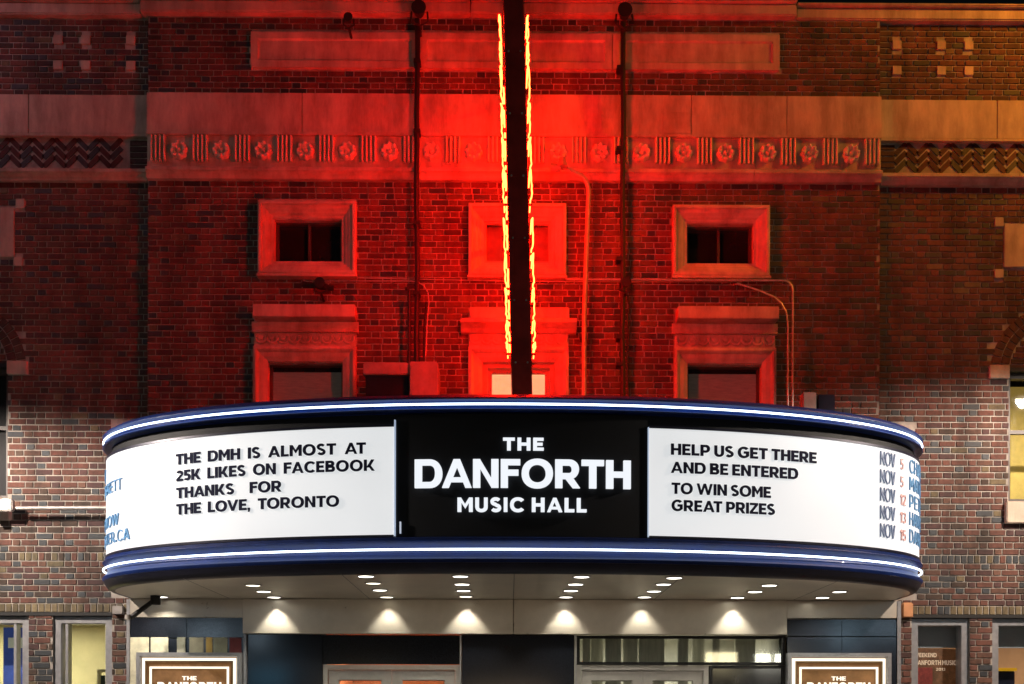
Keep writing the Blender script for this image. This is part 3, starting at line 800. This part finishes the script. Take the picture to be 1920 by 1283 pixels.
write('25K LIKES ON FACEBOOK', s_of_px(336), s_of_px(704), zs(884,704), .095, boardL, M['text'], **LW)
write('THANKS  FOR', s_of_px(336), s_of_px(530), zs(923,530), .095, boardL, M['text'], **LW)
write('THE LOVE, TORONTO', s_of_px(336), s_of_px(637), zs(951,637), .095, boardL, M['text'], **LW)
write('HELP US GET THERE', s_of_px(1256), s_of_px(1528), zs(854,1256), .095, boardR, M['text'], **LW2)
write('AND BE ENTERED', s_of_px(1256), s_of_px(1493), zs(888,1256), .095, boardR, M['text'], **LW2)
write('TO WIN SOME', s_of_px(1258), s_of_px(1443), zs(927,1256), .095, boardR, M['text'], **LW2)
write('GREAT PRIZES', s_of_px(1257), s_of_px(1450), zs(959,1256), .095, boardR, M['text'], **LW2)
write('THE', s_of_px(942), s_of_px(1018), zs(846,980), .104, boardC, M['letterlit'], bold=.035, gap=.17, depth=.03, w0=.014)
write('DANFORTH', s_of_px(778), s_of_px(1180), zs(916,980), .240, boardC, M['letterlit'], bold=.042, gap=.075, depth=.03, w0=.014)
write('MUSIC HALL', s_of_px(858), s_of_px(1098), zs(961,980), .118, boardC, M['letterlit'], bold=.035, gap=.17, space=.52, depth=.03, w0=.014)
# wrapped ends
def sidez(py): return EYE+(1350-py)/FPX*11.2
eL = s_of_px(250)
for (t, e, zz) in (('SHOW', eL-.62, 3.90), ('BASKETT', eL-.14, 3.74), ('TICKETS NOW', eL-.20, 3.42), ('TICKETMASTER.CA', eL, 3.26)):
    write(t, e-.098*len(t), e, zz, .105, boardLe, M['textblue'], bold=-1, gap=.16, space=.5)
eR = s_of_px(1650)
for r, t in enumerate(('CHANCE THE', 'MATT MAYS', 'PETE BILL', 'HANSON', 'DARK STAR')):
    zz = 3.94-.165*r
    write('NOV', eR-.02, eR+.20, zz, .125, boardRe, M['textfaint'], bold=-1, gap=.16)
    write(('5', '5', '12', '13', '15')[r], eR+.29, eR+(.34 if r < 2 else .39), zz, .10, boardRe, M['textred'], bold=-1, gap=.2)
    write(t, eR+.47, eR+.47+.10*len(t), zz, .125, boardRe, M['textblue'], bold=-1, gap=.16, space=.5)

# downlights
dl = [(303,1121),(475,1097),(495,1108.5),(514,1120),(686,1080),(700,1093),(712,1106),(725,1119),(863,1080),(866,1095),(869,1107),(873,1118),(1090,1081),(1079,1095),(1070,1107),(1061,1119),(1264,1083),(1244,1095),(1226,1108),(1208,1119),(1443,1097),(1416,1109),(1383,1120),(1575,1109),(1543,1120)]
SZ = 2.852
lms = [MB().cyl((0,0,-.006), .066, .004, 'z', 24).mesh('lens', emat('downlight_lens', c_, e_)) for c_, e_ in (((1,.93,.76), 10), ((1,.95,.82), 6), ((1,.90,.68), 4))]
rm = MB(); rm.tube([(.074*math.cos(a*PI/12), .074*math.sin(a*PI/12), -.004) for a in range(24)], .007, 6, closed=True); rm = rm.mesh('downlight', M['alu'], smooth=True)
for (px, py) in dl:
    py2 = py-kslope(py)*(px-955)
    d = (SZ-EYE)*FPX/(1350-py2); d = min(d, 11.78)
    o = bpy.data.objects.new('downlight', rm); link(o, MQ); o.location = (PX(px, d), d-WD, SZ)
    vi = random.choice([0, 0, 0, 1, 1, 2]); l = bpy.data.objects.new('lens', lms[vi]); link(l, o)
    ld = bpy.data.lights.new('downlight_beam', 'SPOT'); ld.energy = 24; ld.color = (1,.93,.76); ld.spot_size = math.radians(128); ld.spot_blend = .6; ld.shadow_soft_size = .035
    lo = bpy.data.objects.new('downlight_beam', ld); link(lo); lo.location = (PX(px, d), d-WD, SZ-.02)
    ld.energy *= (1.15, .9, .6)[vi]
    if d > 11.6 and 480 < px < 1440: ld.energy = random.choice([17, 22, 26]); lo.location.y = -.155; ld.spot_size = math.radians(86); ld.spot_blend = .5

# ------------------------------------------------------------------ blade sign
BS = thing('blade_sign', 'tall dark vertical blade sign edged with glowing red neon letters above the marquee', 'neon sign', (.1, -1.3, 4.3))
def bx(z): return .109-(z-4.504)*.0245
fz0, fz1 = 4.31, 9.4
yF, yB_ = -1.80, -.25
m_ = MB(); HW = .083
def finbox(mb, w, y0, y1, z0, z1):
    c0, c1 = bx(z0), bx(z1)
    mb.add([(c0-w,y0,z0),(c0+w,y0,z0),(c0+w,y1,z0),(c0-w,y1,z0),(c1-w,y0,z1),(c1+w,y0,z1),(c1+w,y1,z1),(c1-w,y1,z1)], [(0,1,5,4),(1,2,6,5),(2,3,7,6),(3,0,4,7),(4,5,6,7),(3,2,1,0)])
finbox(m_, HW, yF, yB_, fz0, fz1); m_.build('fin', M['fin'], BS)
m_ = MB(); finbox(m_, HW+.006, yF-.012, yF+.05, fz0, fz1); m_.build('front_edge', M['fin'], BS)
for q in range(9):
    z = 4.75+q*.55; m_ = MB(); finbox(m_, HW+.010, yF-.018, yF+.06, z, z+.018); m_.build('seam_strap', M['fin'], BS)
    for sx in (-1, 1): MB().cyl((bx(z)+sx*(HW-.03), yF-.026, z+.009), .009, .01, 'y', 8).build('bolt', M['palepipe'], BS)
for zz in (5.2, 6.6, 8.0, 9.1):
    MB().tube([(bx(zz)-.05, yB_, zz), (bx(zz)-.05, .0, zz)], .03).build('bracket', M['pipe'], BS)
segs = [(25,72),(74,118),(120,188),(190,252),(254,312),(314,375),(404,468),(470,534),(536,594),(597,636),(638,657)]
random.seed(3)
for side in (-1, 1):
    for (a, b) in segs:
        dd = 10.32; z1, z0 = PZ(a, dd), PZ(b, dd); n = 7
        for st, (yy, off, wig, rr) in enumerate(((-1.68, .044, .005, .0066), (-.52, .010, .004, .0085))):
            if st == 1 and a > 590: continue
            pts = []
            for i in range(n+1):
                z = z0+.022+(z1-z0-.044)*i/n
                pts.append((bx(z)+side*(HW+off+random.uniform(-wig, wig)), yy+random.uniform(-.012, .012), z))
            if st == 0:
                q = pts[-1]; pts.append((q[0]-side*.01, q[1]+.05, q[2]+.004)); pts.append((q[0]-side*.012, q[1]+.35, q[2]+.002))
                q = pts[0]; pts = [(q[0]-side*.012, q[1]+.3, q[2]-.002), (q[0]-side*.01, q[1]+.05, q[2]-.004)]+pts
            MB().tube(pts, rr, 6).build('neon_tube', M['neon'], BS, smooth=True)
        MB().cyl((bx(z0)+side*HW-.0, -1.6, z0-.008), .012, side*.05, 'x', 8).build('tube_support', M['pipe'], BS)
random.seed(11)

# ------------------------------------------------------------------ pipes, cables and fixtures on the wall
YP = -.13
def conduit(label, pts, r, m_, name='conduit', cat='pipe', clamps=(), group=None):
    t = thing(name, label, cat, pts[-1], group)
    MB().tube(pts, r, 8).build('pipe', m_, t, smooth=True)
    for (cx, cy, cz) in clamps:
        MB().box(cx-.035, cx+.035, cy-.03, cy+.09, cz-.02, cz+.02, bev=.004).build('clamp', M['pipe'], t)
    return t
zr = 4.31
x7 = PX(780, 11.87)
def jag(x, za, zb, y, n=14, w=.006):
    return [(x+random.uniform(-w, w), y+random.uniform(-.004, .004), za+(zb-za)*i/n) for i in range(n+1)]
conduit('black electrical pipe climbing the brick left of the blade sign to a floodlight', jag(x7, Z(52), zr, YP), .026, M['pipe'], clamps=[(x7, YP, Z(q)) for q in (130, 260, 430, 560)])
x11 = PX(1166, 11.87)
conduit('black electrical pipe climbing the brick right of the gooseneck lamp to a floodlight', jag(x11, Z(55), zr, YP), .026, M['pipe'], clamps=[(x11-.03, YP, Z(q)) for q in (140, 290, 495, 640, 690)])
def flood(px, py, label, group='floodlights on the facade pipes', rot=0.5, sc=1.0):
    y = -.22; z = Z(py); x = PX(px, 12+y)
    t = thing('floodlight', label, 'floodlight', (x, y, z))
    bm_ = MB(); bm_.cyl((x, y-.10*sc, z-.01), .075*sc, .12*sc, 'y', 16, r2=.045*sc); bm_.build('housing', M['pipe'], t, smooth=True)
    MB().tube([(x-.08*sc, y, z), (x-.09*sc, y, z-.10*sc), (x, y+.02, z-.13*sc), (x+.09*sc, y, z-.10*sc), (x+.08*sc, y, z)], .010, 6).build('yoke', M['pipe'], t)
    MB().tube([(x, y+.02, z-.13*sc), (x, .02, z-.14*sc)], .014, 6).build('arm', M['pipe'], t)
    return t
flood(784, 48, 'small dark floodlight topping the black pipe left of the blade sign')
flood(1168, 50, 'small dark floodlight topping the black pipe right of the blade sign')
flood(652, 62, 'small dark fitting on the brick at the top left stone panel', sc=.6)
flood(1172, 545, 'small dark fitting clamped to the right black pipe at cable height', sc=.7)
t = flood(600, 549, 'dark twin head fitting on the brick below the upper left window', sc=.7)
MB().tube([(X(572), -.2, Z(548)), (X(630), -.2, Z(556))], .03, 8).build('second_head', M['pipe'], t, smooth=True)
# gooseneck lamp pipe
xg = PX(1092, 11.8); yg = -.2
pts = [(PX(1094, 11.8), yg, zr+.02), (PX(1094, 11.8), yg, Z(600)), (PX(1101, 11.8), yg, Z(400)), (PX(1102, 11.8), yg, Z(372))]
cx = PX(1078, 11.8)
for i in range(1, 9):
    a = PI/2*i/8; pts.append((cx+.125*math.cos(a), yg-.01*i, Z(372)+.125*math.sin(a)))
pts += [(PX(1062, 11.7), yg-.12, Z(343)), (PX(1045, 11.7), yg-.16, Z(339))]
g = conduit('pale bent gooseneck lamp pipe rising from the marquee right of the neon', pts, .024, M['palepipe'], 'gooseneck_lamp', 'lamp', clamps=[(PX(1094,11.8), yg+.06, Z(q)) for q in (640,)])
MB().cyl((PX(1052,11.7), yg-.17, Z(345)), .06, .09, 'z', 14, r2=.03).build('lamp_head', M['box'], g, smooth=True)
MB().cyl((PX(1030,11.7), yg-.17, Z(347)), .05, .10, 'x', 12, r2=.035).build('lamp_head', M['box'], g, smooth=True)
# bent conduits right
def bend(px, pyt, r, pxe, d=11.88, y=-.12):
    x = PX(px, d); xe = PX(pxe, d); zt = Z(pyt)
    return [(x, y, zr+.02), (x, y, zt-r)]+[(x-r+r*math.cos(PI/2*i/8), y, zt-r+r*math.sin(PI/2*i/8)) for i in range(1, 9)]+[(xe, y, zt)]
conduit('red lit pipe bending left along the cable line, outermost at the right window', bend(1486, 532, .10, 1060), .010, M['palepipe'])
p2 = [(PX(1477,11.88), -.12, zr+.02), (PX(1477,11.88), -.12, Z(615)), (PX(1474,11.88), -.12, Z(592)), (PX(1465,11.88), -.12, Z(575)), (PX(1450,11.88), -.12, Z(562)), (PX(1420,11.88), -.11, Z(549)), (PX(1383,11.88), -.08, Z(535)), (PX(1378,11.88), 0.0, Z(533))]
conduit('thin pipe curving up and left beside the lower right window', p2, .009, M['palepipe'])
xw = PX(766, 11.87)
conduit('dark pipe with hooked top between the lower left window and the tall black pipe', [(xw, YP, zr+.02), (xw, YP, Z(560))]+[(xw-.03+.03*math.cos(PI*i/6), YP, Z(560)+.05*math.sin(PI*i/6)) for i in range(1, 5)], .016, M['pipe'])
p3 = [(PX(797,11.87), YP, Z(676)), (PX(800,11.87), YP, Z(610)), (PX(803,11.87), YP, Z(575)), (PX(801,11.87), YP, Z(558)), (PX(793,11.87), YP, Z(545)), (PX(782,11.87), YP, Z(539)), (PX(770,11.87), YP, Z(537)), (PX(640,11.87), -.05, Z(532)), (PX(560,11.87), -.02, Z(531))]
conduit('thin pale wire looping from the metal box up past the black pipe', p3, .006, M['palepipe'], 'wire', 'wire')
conduit('black cable hanging right of the tall black pipe above the metal box', [(PX(793,11.87), -.11, Z(676)), (PX(794,11.87), -.11, Z(620)), (PX(798,11.87), -.11, Z(575))], .012, M['pipe'], 'cable', 'cable')
conduit('thin pale cable strung level across the brick under the upper windows', [(PX(565,11.95), -.045, Z(524)), (PX(780,11.95), -.05, Z(528)), (PX(960,11.95), -.05, Z(531)), (PX(1180,11.95), -.05, Z(531)), (PX(1390,11.95), -.045, Z(530))], .005, M['palepipe'], 'cable', 'cable')
conduit('twisted dark cable beside the black pipe at the right', jag(PX(1177,11.9), Z(560), zr+.02, -.10, 16, .008), .010, M['pipe'], 'cable', 'cable')
# cabinet on the marquee roof
t = thing('equipment_cabinet', 'grey metal equipment unit standing on the marquee roof by the lower left window', 'cabinet', (X(725), -.35, zr))
d1 = 11.45
a, b, c = PX(680, d1), PX(766, d1), PX(820, d1)
MB().box(a, b, -.55, -.12, PZ(703, d1), PZ(681, d1), bev=.01).build('top_cover', M['box'], t)
m_ = MB(); m_.box(a+.02, b-.01, -.50, -.15, 4.302, PZ(703, d1)-.002)
m_.build('fan_section', M['bluedark'], t)
for k in range(7): MB().box(a+.03, b-.02, -.51, -.503, 4.32+k*.03, 4.333+k*.03).build('louvre', M['bluedark'], t)
MB().box(b+.006, c, -.58, -.14, 4.302, PZ(680, d1), bev=.01).build('control_box', M['box'], t)
MB().box(b+.03, c-.06, -.588, -.578, 4.42, PZ(690, d1), bev=.003).build('door_plate', M['box'], t)
d1 = 11.5
t = thing('junction_box', 'small grey box with dark side box on marquee roof right of the window pipes', 'box', (X(1520), -.4, zr))
MB().box(PX(1506, d1), PX(1531, d1), -.5, -.35, 4.302, PZ(733, d1), bev=.008).build('housing', M['box'], t)
MB().box(PX(1534, d1), PX(1566, d1), -.5, -.35, 4.302, PZ(737, d1), bev=.008).build('dark_housing', M['bluedark'], t)
# tie bar at the left
t = thing('tie_bar', 'pale steel bar running level along the brick into the marquee left end', 'steel bar', (X(0), -.06, Z(953)))
MB().tube([(X(40), -.08, Z(956, 40)), (X(235), -.08, Z(955, 190))], .021, 10).build('rod', M['palepipe'], t, smooth=True)
MB().box(X(-12), X(34), -.12, -.04, Z(965), Z(943), bev=.012).build('clevis', M['palepipe'], t)
MB().box(X(-10), X(4), -.12, .05, Z(975), Z(935), bev=.01).build('wall_plate', M['palepipe'], t)
# security camera
t = thing('security_camera', 'dark bracket camera hanging under the left end of the marquee soffit', 'camera', (X(290), -.2, 2.85))
MB().tube([(PX(297, 11.7), -.3, 2.83), (PX(245, 11.7), -.28, PZ(1160, 11.7))], .026, 10).build('arm', M['pipe'], t, smooth=True)
MB().cyl((PX(293, 11.7), -.30, 2.76), .05, .09, 'z', 16).build('head', M['pipe'], t, smooth=True)
MB().cyl((PX(241, 11.7), -.30, PZ(1164, 11.7)), .03, .05, 'z', 12).build('end_joint', M['palepipe'], t, smooth=True)
MB().box(X(212), X(232), WING-.06, WING, Z(1154), Z(1138), bev=.006).build('alarm_sounder', M['box'], None)
tag(bpy.data.objects['alarm_sounder'], 'small square beige box on the dark brick under the marquee left end', 'box')
MB().box(X(1694), X(1714), WING-.06, WING, Z(1156), Z(1128), bev=.01).build('alarm_box', mat('orange_box', (.55,.26,.12), .6, var=.2), None)  # plain orange-tan base colour
tag(bpy.data.objects['alarm_box'], 'small tan box on the dark brick under the marquee right end', 'box')

# ------------------------------------------------------------------ poster cases
def poster(pa, pb, py, label):
    x0, x1, zt = X(pa), X(pb), Z(py); xc = (x0+x1)/2
    t = thing('poster_case', label, 'poster case', (xc, 0, .9), 'lit poster cases beside the doors')
    m_ = MB(); m_.frame(x0, x1, .7, zt, [(0,.0),(0,-.09),(.035,-.09),(.045,-.075),(.045,-.04)]); m_.build('case_frame', M['alu'], t)
    MB().box(x0+.03, x1-.03, -.05, -.02, .73, zt-.03).build('backboard', mat('brown_board', (.16,.085,.035), .45, var=.6, scale=7, emit=(.5,.22,.07), estr=.22), t)
    m_ = MB(); m_.frame(x0+.055, x1-.055, .76, zt-.055, [(0,-.05),(0,-.066),(.028,-.066),(.028,-.05)]); m_.build('light_strip', M['poster_led'], t)
    m_ = MB(); m_.frame(x0+.085, x1-.085, .79, zt-.085, [(0,-.05),(0,-.07),(.014,-.07),(.014,-.05)]); m_.build('bronze_trim', mat('bronze_trim', (.3,.2,.1), .4, metal=.7), t)
    m_ = MB(); m_.frame(x0+.13, x1-.13, .84, zt-.145, [(0,-.05),(0,-.066),(.020,-.066),(.020,-.05)]); m_.build('light_strip', M['poster_led'], t)
    def flat(text, wd, zb, h):
        out, W, cap, base_ = layout(text, .03, .1, .35); sx = wd/W; sz = h/cap
        for ch, x, g, wi in out:
            mb = MB(); mb.add([(xc-wd/2+(x+(vx-g[2]))*sx, -.052-(vz+.02)*.1, zb+(vy-base_)*sz) for vx, vy, vz in g[0]], g[1]); mb.build('letter', M['poster_led'], t)
    flat('THE', .15, zt-.285, .042)
    flat('DANFORTH', .66 if pa < 900 else .66, zt-.42, .115)
    flat('MUSIC HALL', .48, zt-.50, .05)
poster(262, 456, 1226, 'lit poster case with double white border left of the entrance doors')
poster(1474, 1668, 1224, 'lit poster case with double white border right of the entrance doors')

# ------------------------------------------------------------------ inside the windows
def flatsign(name, label, cat, x0, x1, y, z0, z1, m_, lines=()):
    t = thing(name, label, cat, ((x0+x1)/2, y, z0)); MB().box(x0, x1, y, y+.01, z0, z1).build('sheet', m_, t)
    for (text, lx, lw, zb, h, mm) in lines:
        out, W, cap, base_ = layout(text, .02, .1, .35)
        mb = MB()
        for ch, x, g, wi in out:
            mb.add([(lx+(x+(vx-g[2]))*lw/W, y-.003-(vz+.02)*.05, zb+(vy-base_)*h/cap) for vx, vy, vz in g[0]], g[1])
        mb.build('lettering', mm, t)
pale = mat('pale_print', (.85,.62,.45), .6, emit=(1,.7,.5), estr=.35)
x0 = X(1726)
flatsign('window_poster', 'brown printed poster with pale lettering under the blind in the right shop window', 'poster', x0, X(1824), .27, 1.2, Z(1212), mat('brown_print', (.20,.09,.05), .6, var=.7, scale=14, emit=(.6,.22,.08), estr=.10),
    [('WEEKEND', X(1733), .24, Z(1228), .045, pale), ('DANFORTH MUSIC H', X(1733), .50, Z(1243), .050, pale), ('2013', X(1775), .10, Z(1254), .03, pale)])
MB().box(X(1730), X(1768), .262, .268, Z(1290), Z(1248)).build('red_print', mat('red_print', (.4,.06,.05), .6, var=.5, scale=20), bpy.data.objects['window_poster'])
flatsign('window_poster', 'blue and white poster inside the far left shop window', 'poster', X(-30), X(12), .5, 1.3, Z(1172), mat('blue_print', (.05,.10,.45), .6, var=.5, scale=5, emit=(.1,.2,.8), estr=.12))
MB().box(X(-20), X(9), .49, .498, Z(1212), Z(1192)).build('white_print', mat('white_print', (.7,.7,.6), .6, emit=(.8,.8,.6), estr=.2), bpy.data.objects['window_poster.001'])
t = thing('display_board', 'dark framed board standing inside the left shop window', 'board', (X(160), .9, 0))
m_ = MB(); m_.box(X(133), X(180), .9, .93, .6, Z(1262), bev=.004); m_.build('panel', mat('dark_board', (.05,.08,.09), .4, var=.3), t)
m_ = MB(); m_.frame(X(128), X(185), .5, Z(1250), [(0,.93),(0,.88),(.03,.88),(.03,.93)]); m_.build('frame', mat('pale_frame', (.75,.72,.55), .6), t)
t = thing('amber_lantern', 'amber and black lantern in the far right shop window', 'lantern', (X(1912), .6, 1.6))
MB().box(X(1900), X(1950), .55, .9, Z(1300), Z(1252), bev=.01).build('body', M['bluedark'], t)
MB().box(X(1897), X(1953), .53, .92, Z(1252), Z(1246), bev=.006).build('cap', mat('amber_edge', (.7,.4,.02), .5, emit=(1,.5,.02), estr=.5), t)

# ------------------------------------------------------------------ street lamps (out of frame, they colour the wings)
def street_lamp(x, y, h, colr, power, label, reach=1.0):
    t = thing('street_lamp', label, 'street lamp', (x, y-.0, 0), 'street lamps along the kerb')
    m_ = MB(); m_.cyl((x, y, 0), .14, .5, 'z', 16, r2=.10); m_.cyl((x, y, .5), .09, h-.5, 'z', 16, r2=.055); m_.build('pole', M['pipe'], t, smooth=True)
    MB().tube([(x, y, h-.05), (x, y+.3, h+.12), (x, y+reach, h+.18)], .035, 8).build('arm', M['pipe'], t, smooth=True)
    MB().box(x-.14, x+.14, y+reach-.1, y+reach+.5, h+.12, h+.22, bev=.03).build('lamp_head', M['pipe'], t)
    MB().box(x-.10, x+.10, y+reach, y+reach+.4, h+.10, h+.118).build('lens', emat('street_lens', colr, 12), t)
    ld = bpy.data.lights.new('street_beam', 'SPOT'); ld.energy = power; ld.color = colr; ld.spot_size = math.radians(165); ld.spot_blend = .4; ld.shadow_soft_size = .12
    lo = bpy.data.objects.new('street_beam', ld); link(lo); lo.location = (x, y+reach+.2, h+.07); lo.rotation_euler = (math.radians(25), 0, 0)
street_lamp(7.3, -3.2, 10.0, (1,.31,.02), 1150, 'black street lamp with amber light at the kerb on the right')
street_lamp(-7.0, -3.0, 9.3, (1,.50,.66), 85, 'black street lamp with pinkish light at the kerb on the left')

# added unseen lamps, heads shielded so only the lower wing brick brightens
def add_wash_lamp(x, y, h, power, colr, label):
    t = thing('added_wash_lamp', label, 'street lamp', (x, y, 0), 'added wash lamps out of view')
    m_ = MB(); m_.cyl((x, y, 0), .11, .3, 'z', 16, r2=.07); m_.cyl((x, y, .3), .06, h-.2, 'z', 16, r2=.045); m_.build('pole', M['pipe'], t, smooth=True)
    m_ = MB(); m_.cyl((x, y+.35, h+.06), .26, .10, 'z', 24, r2=.10); m_.build('shade', M['pipe'], t, smooth=True)
    MB().tube([(x, y, h), (x, y+.15, h+.12), (x, y+.35, h+.14)], .025, 8).build('arm', M['pipe'], t, smooth=True)
    MB().cyl((x, y+.35, h+.045), .16, .01, 'z', 20).build('lens', emat('wash_lens', colr, 3), t)
    ld = bpy.data.lights.new('wash_beam', 'SPOT'); ld.energy = power; ld.color = colr; ld.spot_size = math.radians(164); ld.spot_blend = .25; ld.shadow_soft_size = .10
    lo = bpy.data.objects.new('wash_beam', ld); link(lo); lo.location = (x, y+.35, h+.03)
add_wash_lamp(-6.6, -2.9, 5.35, 2700, (1,.85,.72), 'added unseen lamp post washing the lower left brick with white light')
add_wash_lamp(6.7, -2.9, 5.75, 2300, (1,.83,.68), 'added unseen lamp post washing the lower right brick with white light')

# shops across the street, seen only as reflections
t = thing('shop_row', 'dark row of shops across the street with lit signs and windows', 'building', (0, -21, 0))
MB().box(-30, 30, -27, -21, 0, 9).build('wall', mat('plain_wall', (.04,.035,.03), .9, var=.3, scale=2), t)
for (x, z, w_, h_, c, e) in ((-8.6,4.0,1.1,.65,(.62,.82,1),8),(-7.2,4.0,.5,.65,(.62,.82,1),8),(-6.9,2.85,1.1,.35,(.12,.62,1),4),(-6.9,2.4,.9,.22,(.12,.62,1),3),
        (9.6,4.1,.7,.8,(.55,.8,1),8),(10.9,4.25,1.2,.5,(.55,.8,1),7),(6.1,3.3,.9,.5,(1,.85,.5),10),(7.3,3.3,.4,.4,(1,.95,.8),20),(7.8,3.3,.3,.4,(1,.95,.8),20),(-4.2,1.8,2.0,1.6,(1,.8,.5),3),(0,1.8,2.6,1.6,(1,.7,.4),2.5),(4.6,1.8,2.4,1.6,(1,.8,.6),2.5)):
    MB().box(x-w_/2, x+w_/2, -21.02, -20.97, z-h_/2, z+h_/2).build('lit_window', emat('shop_light', c, e), t)
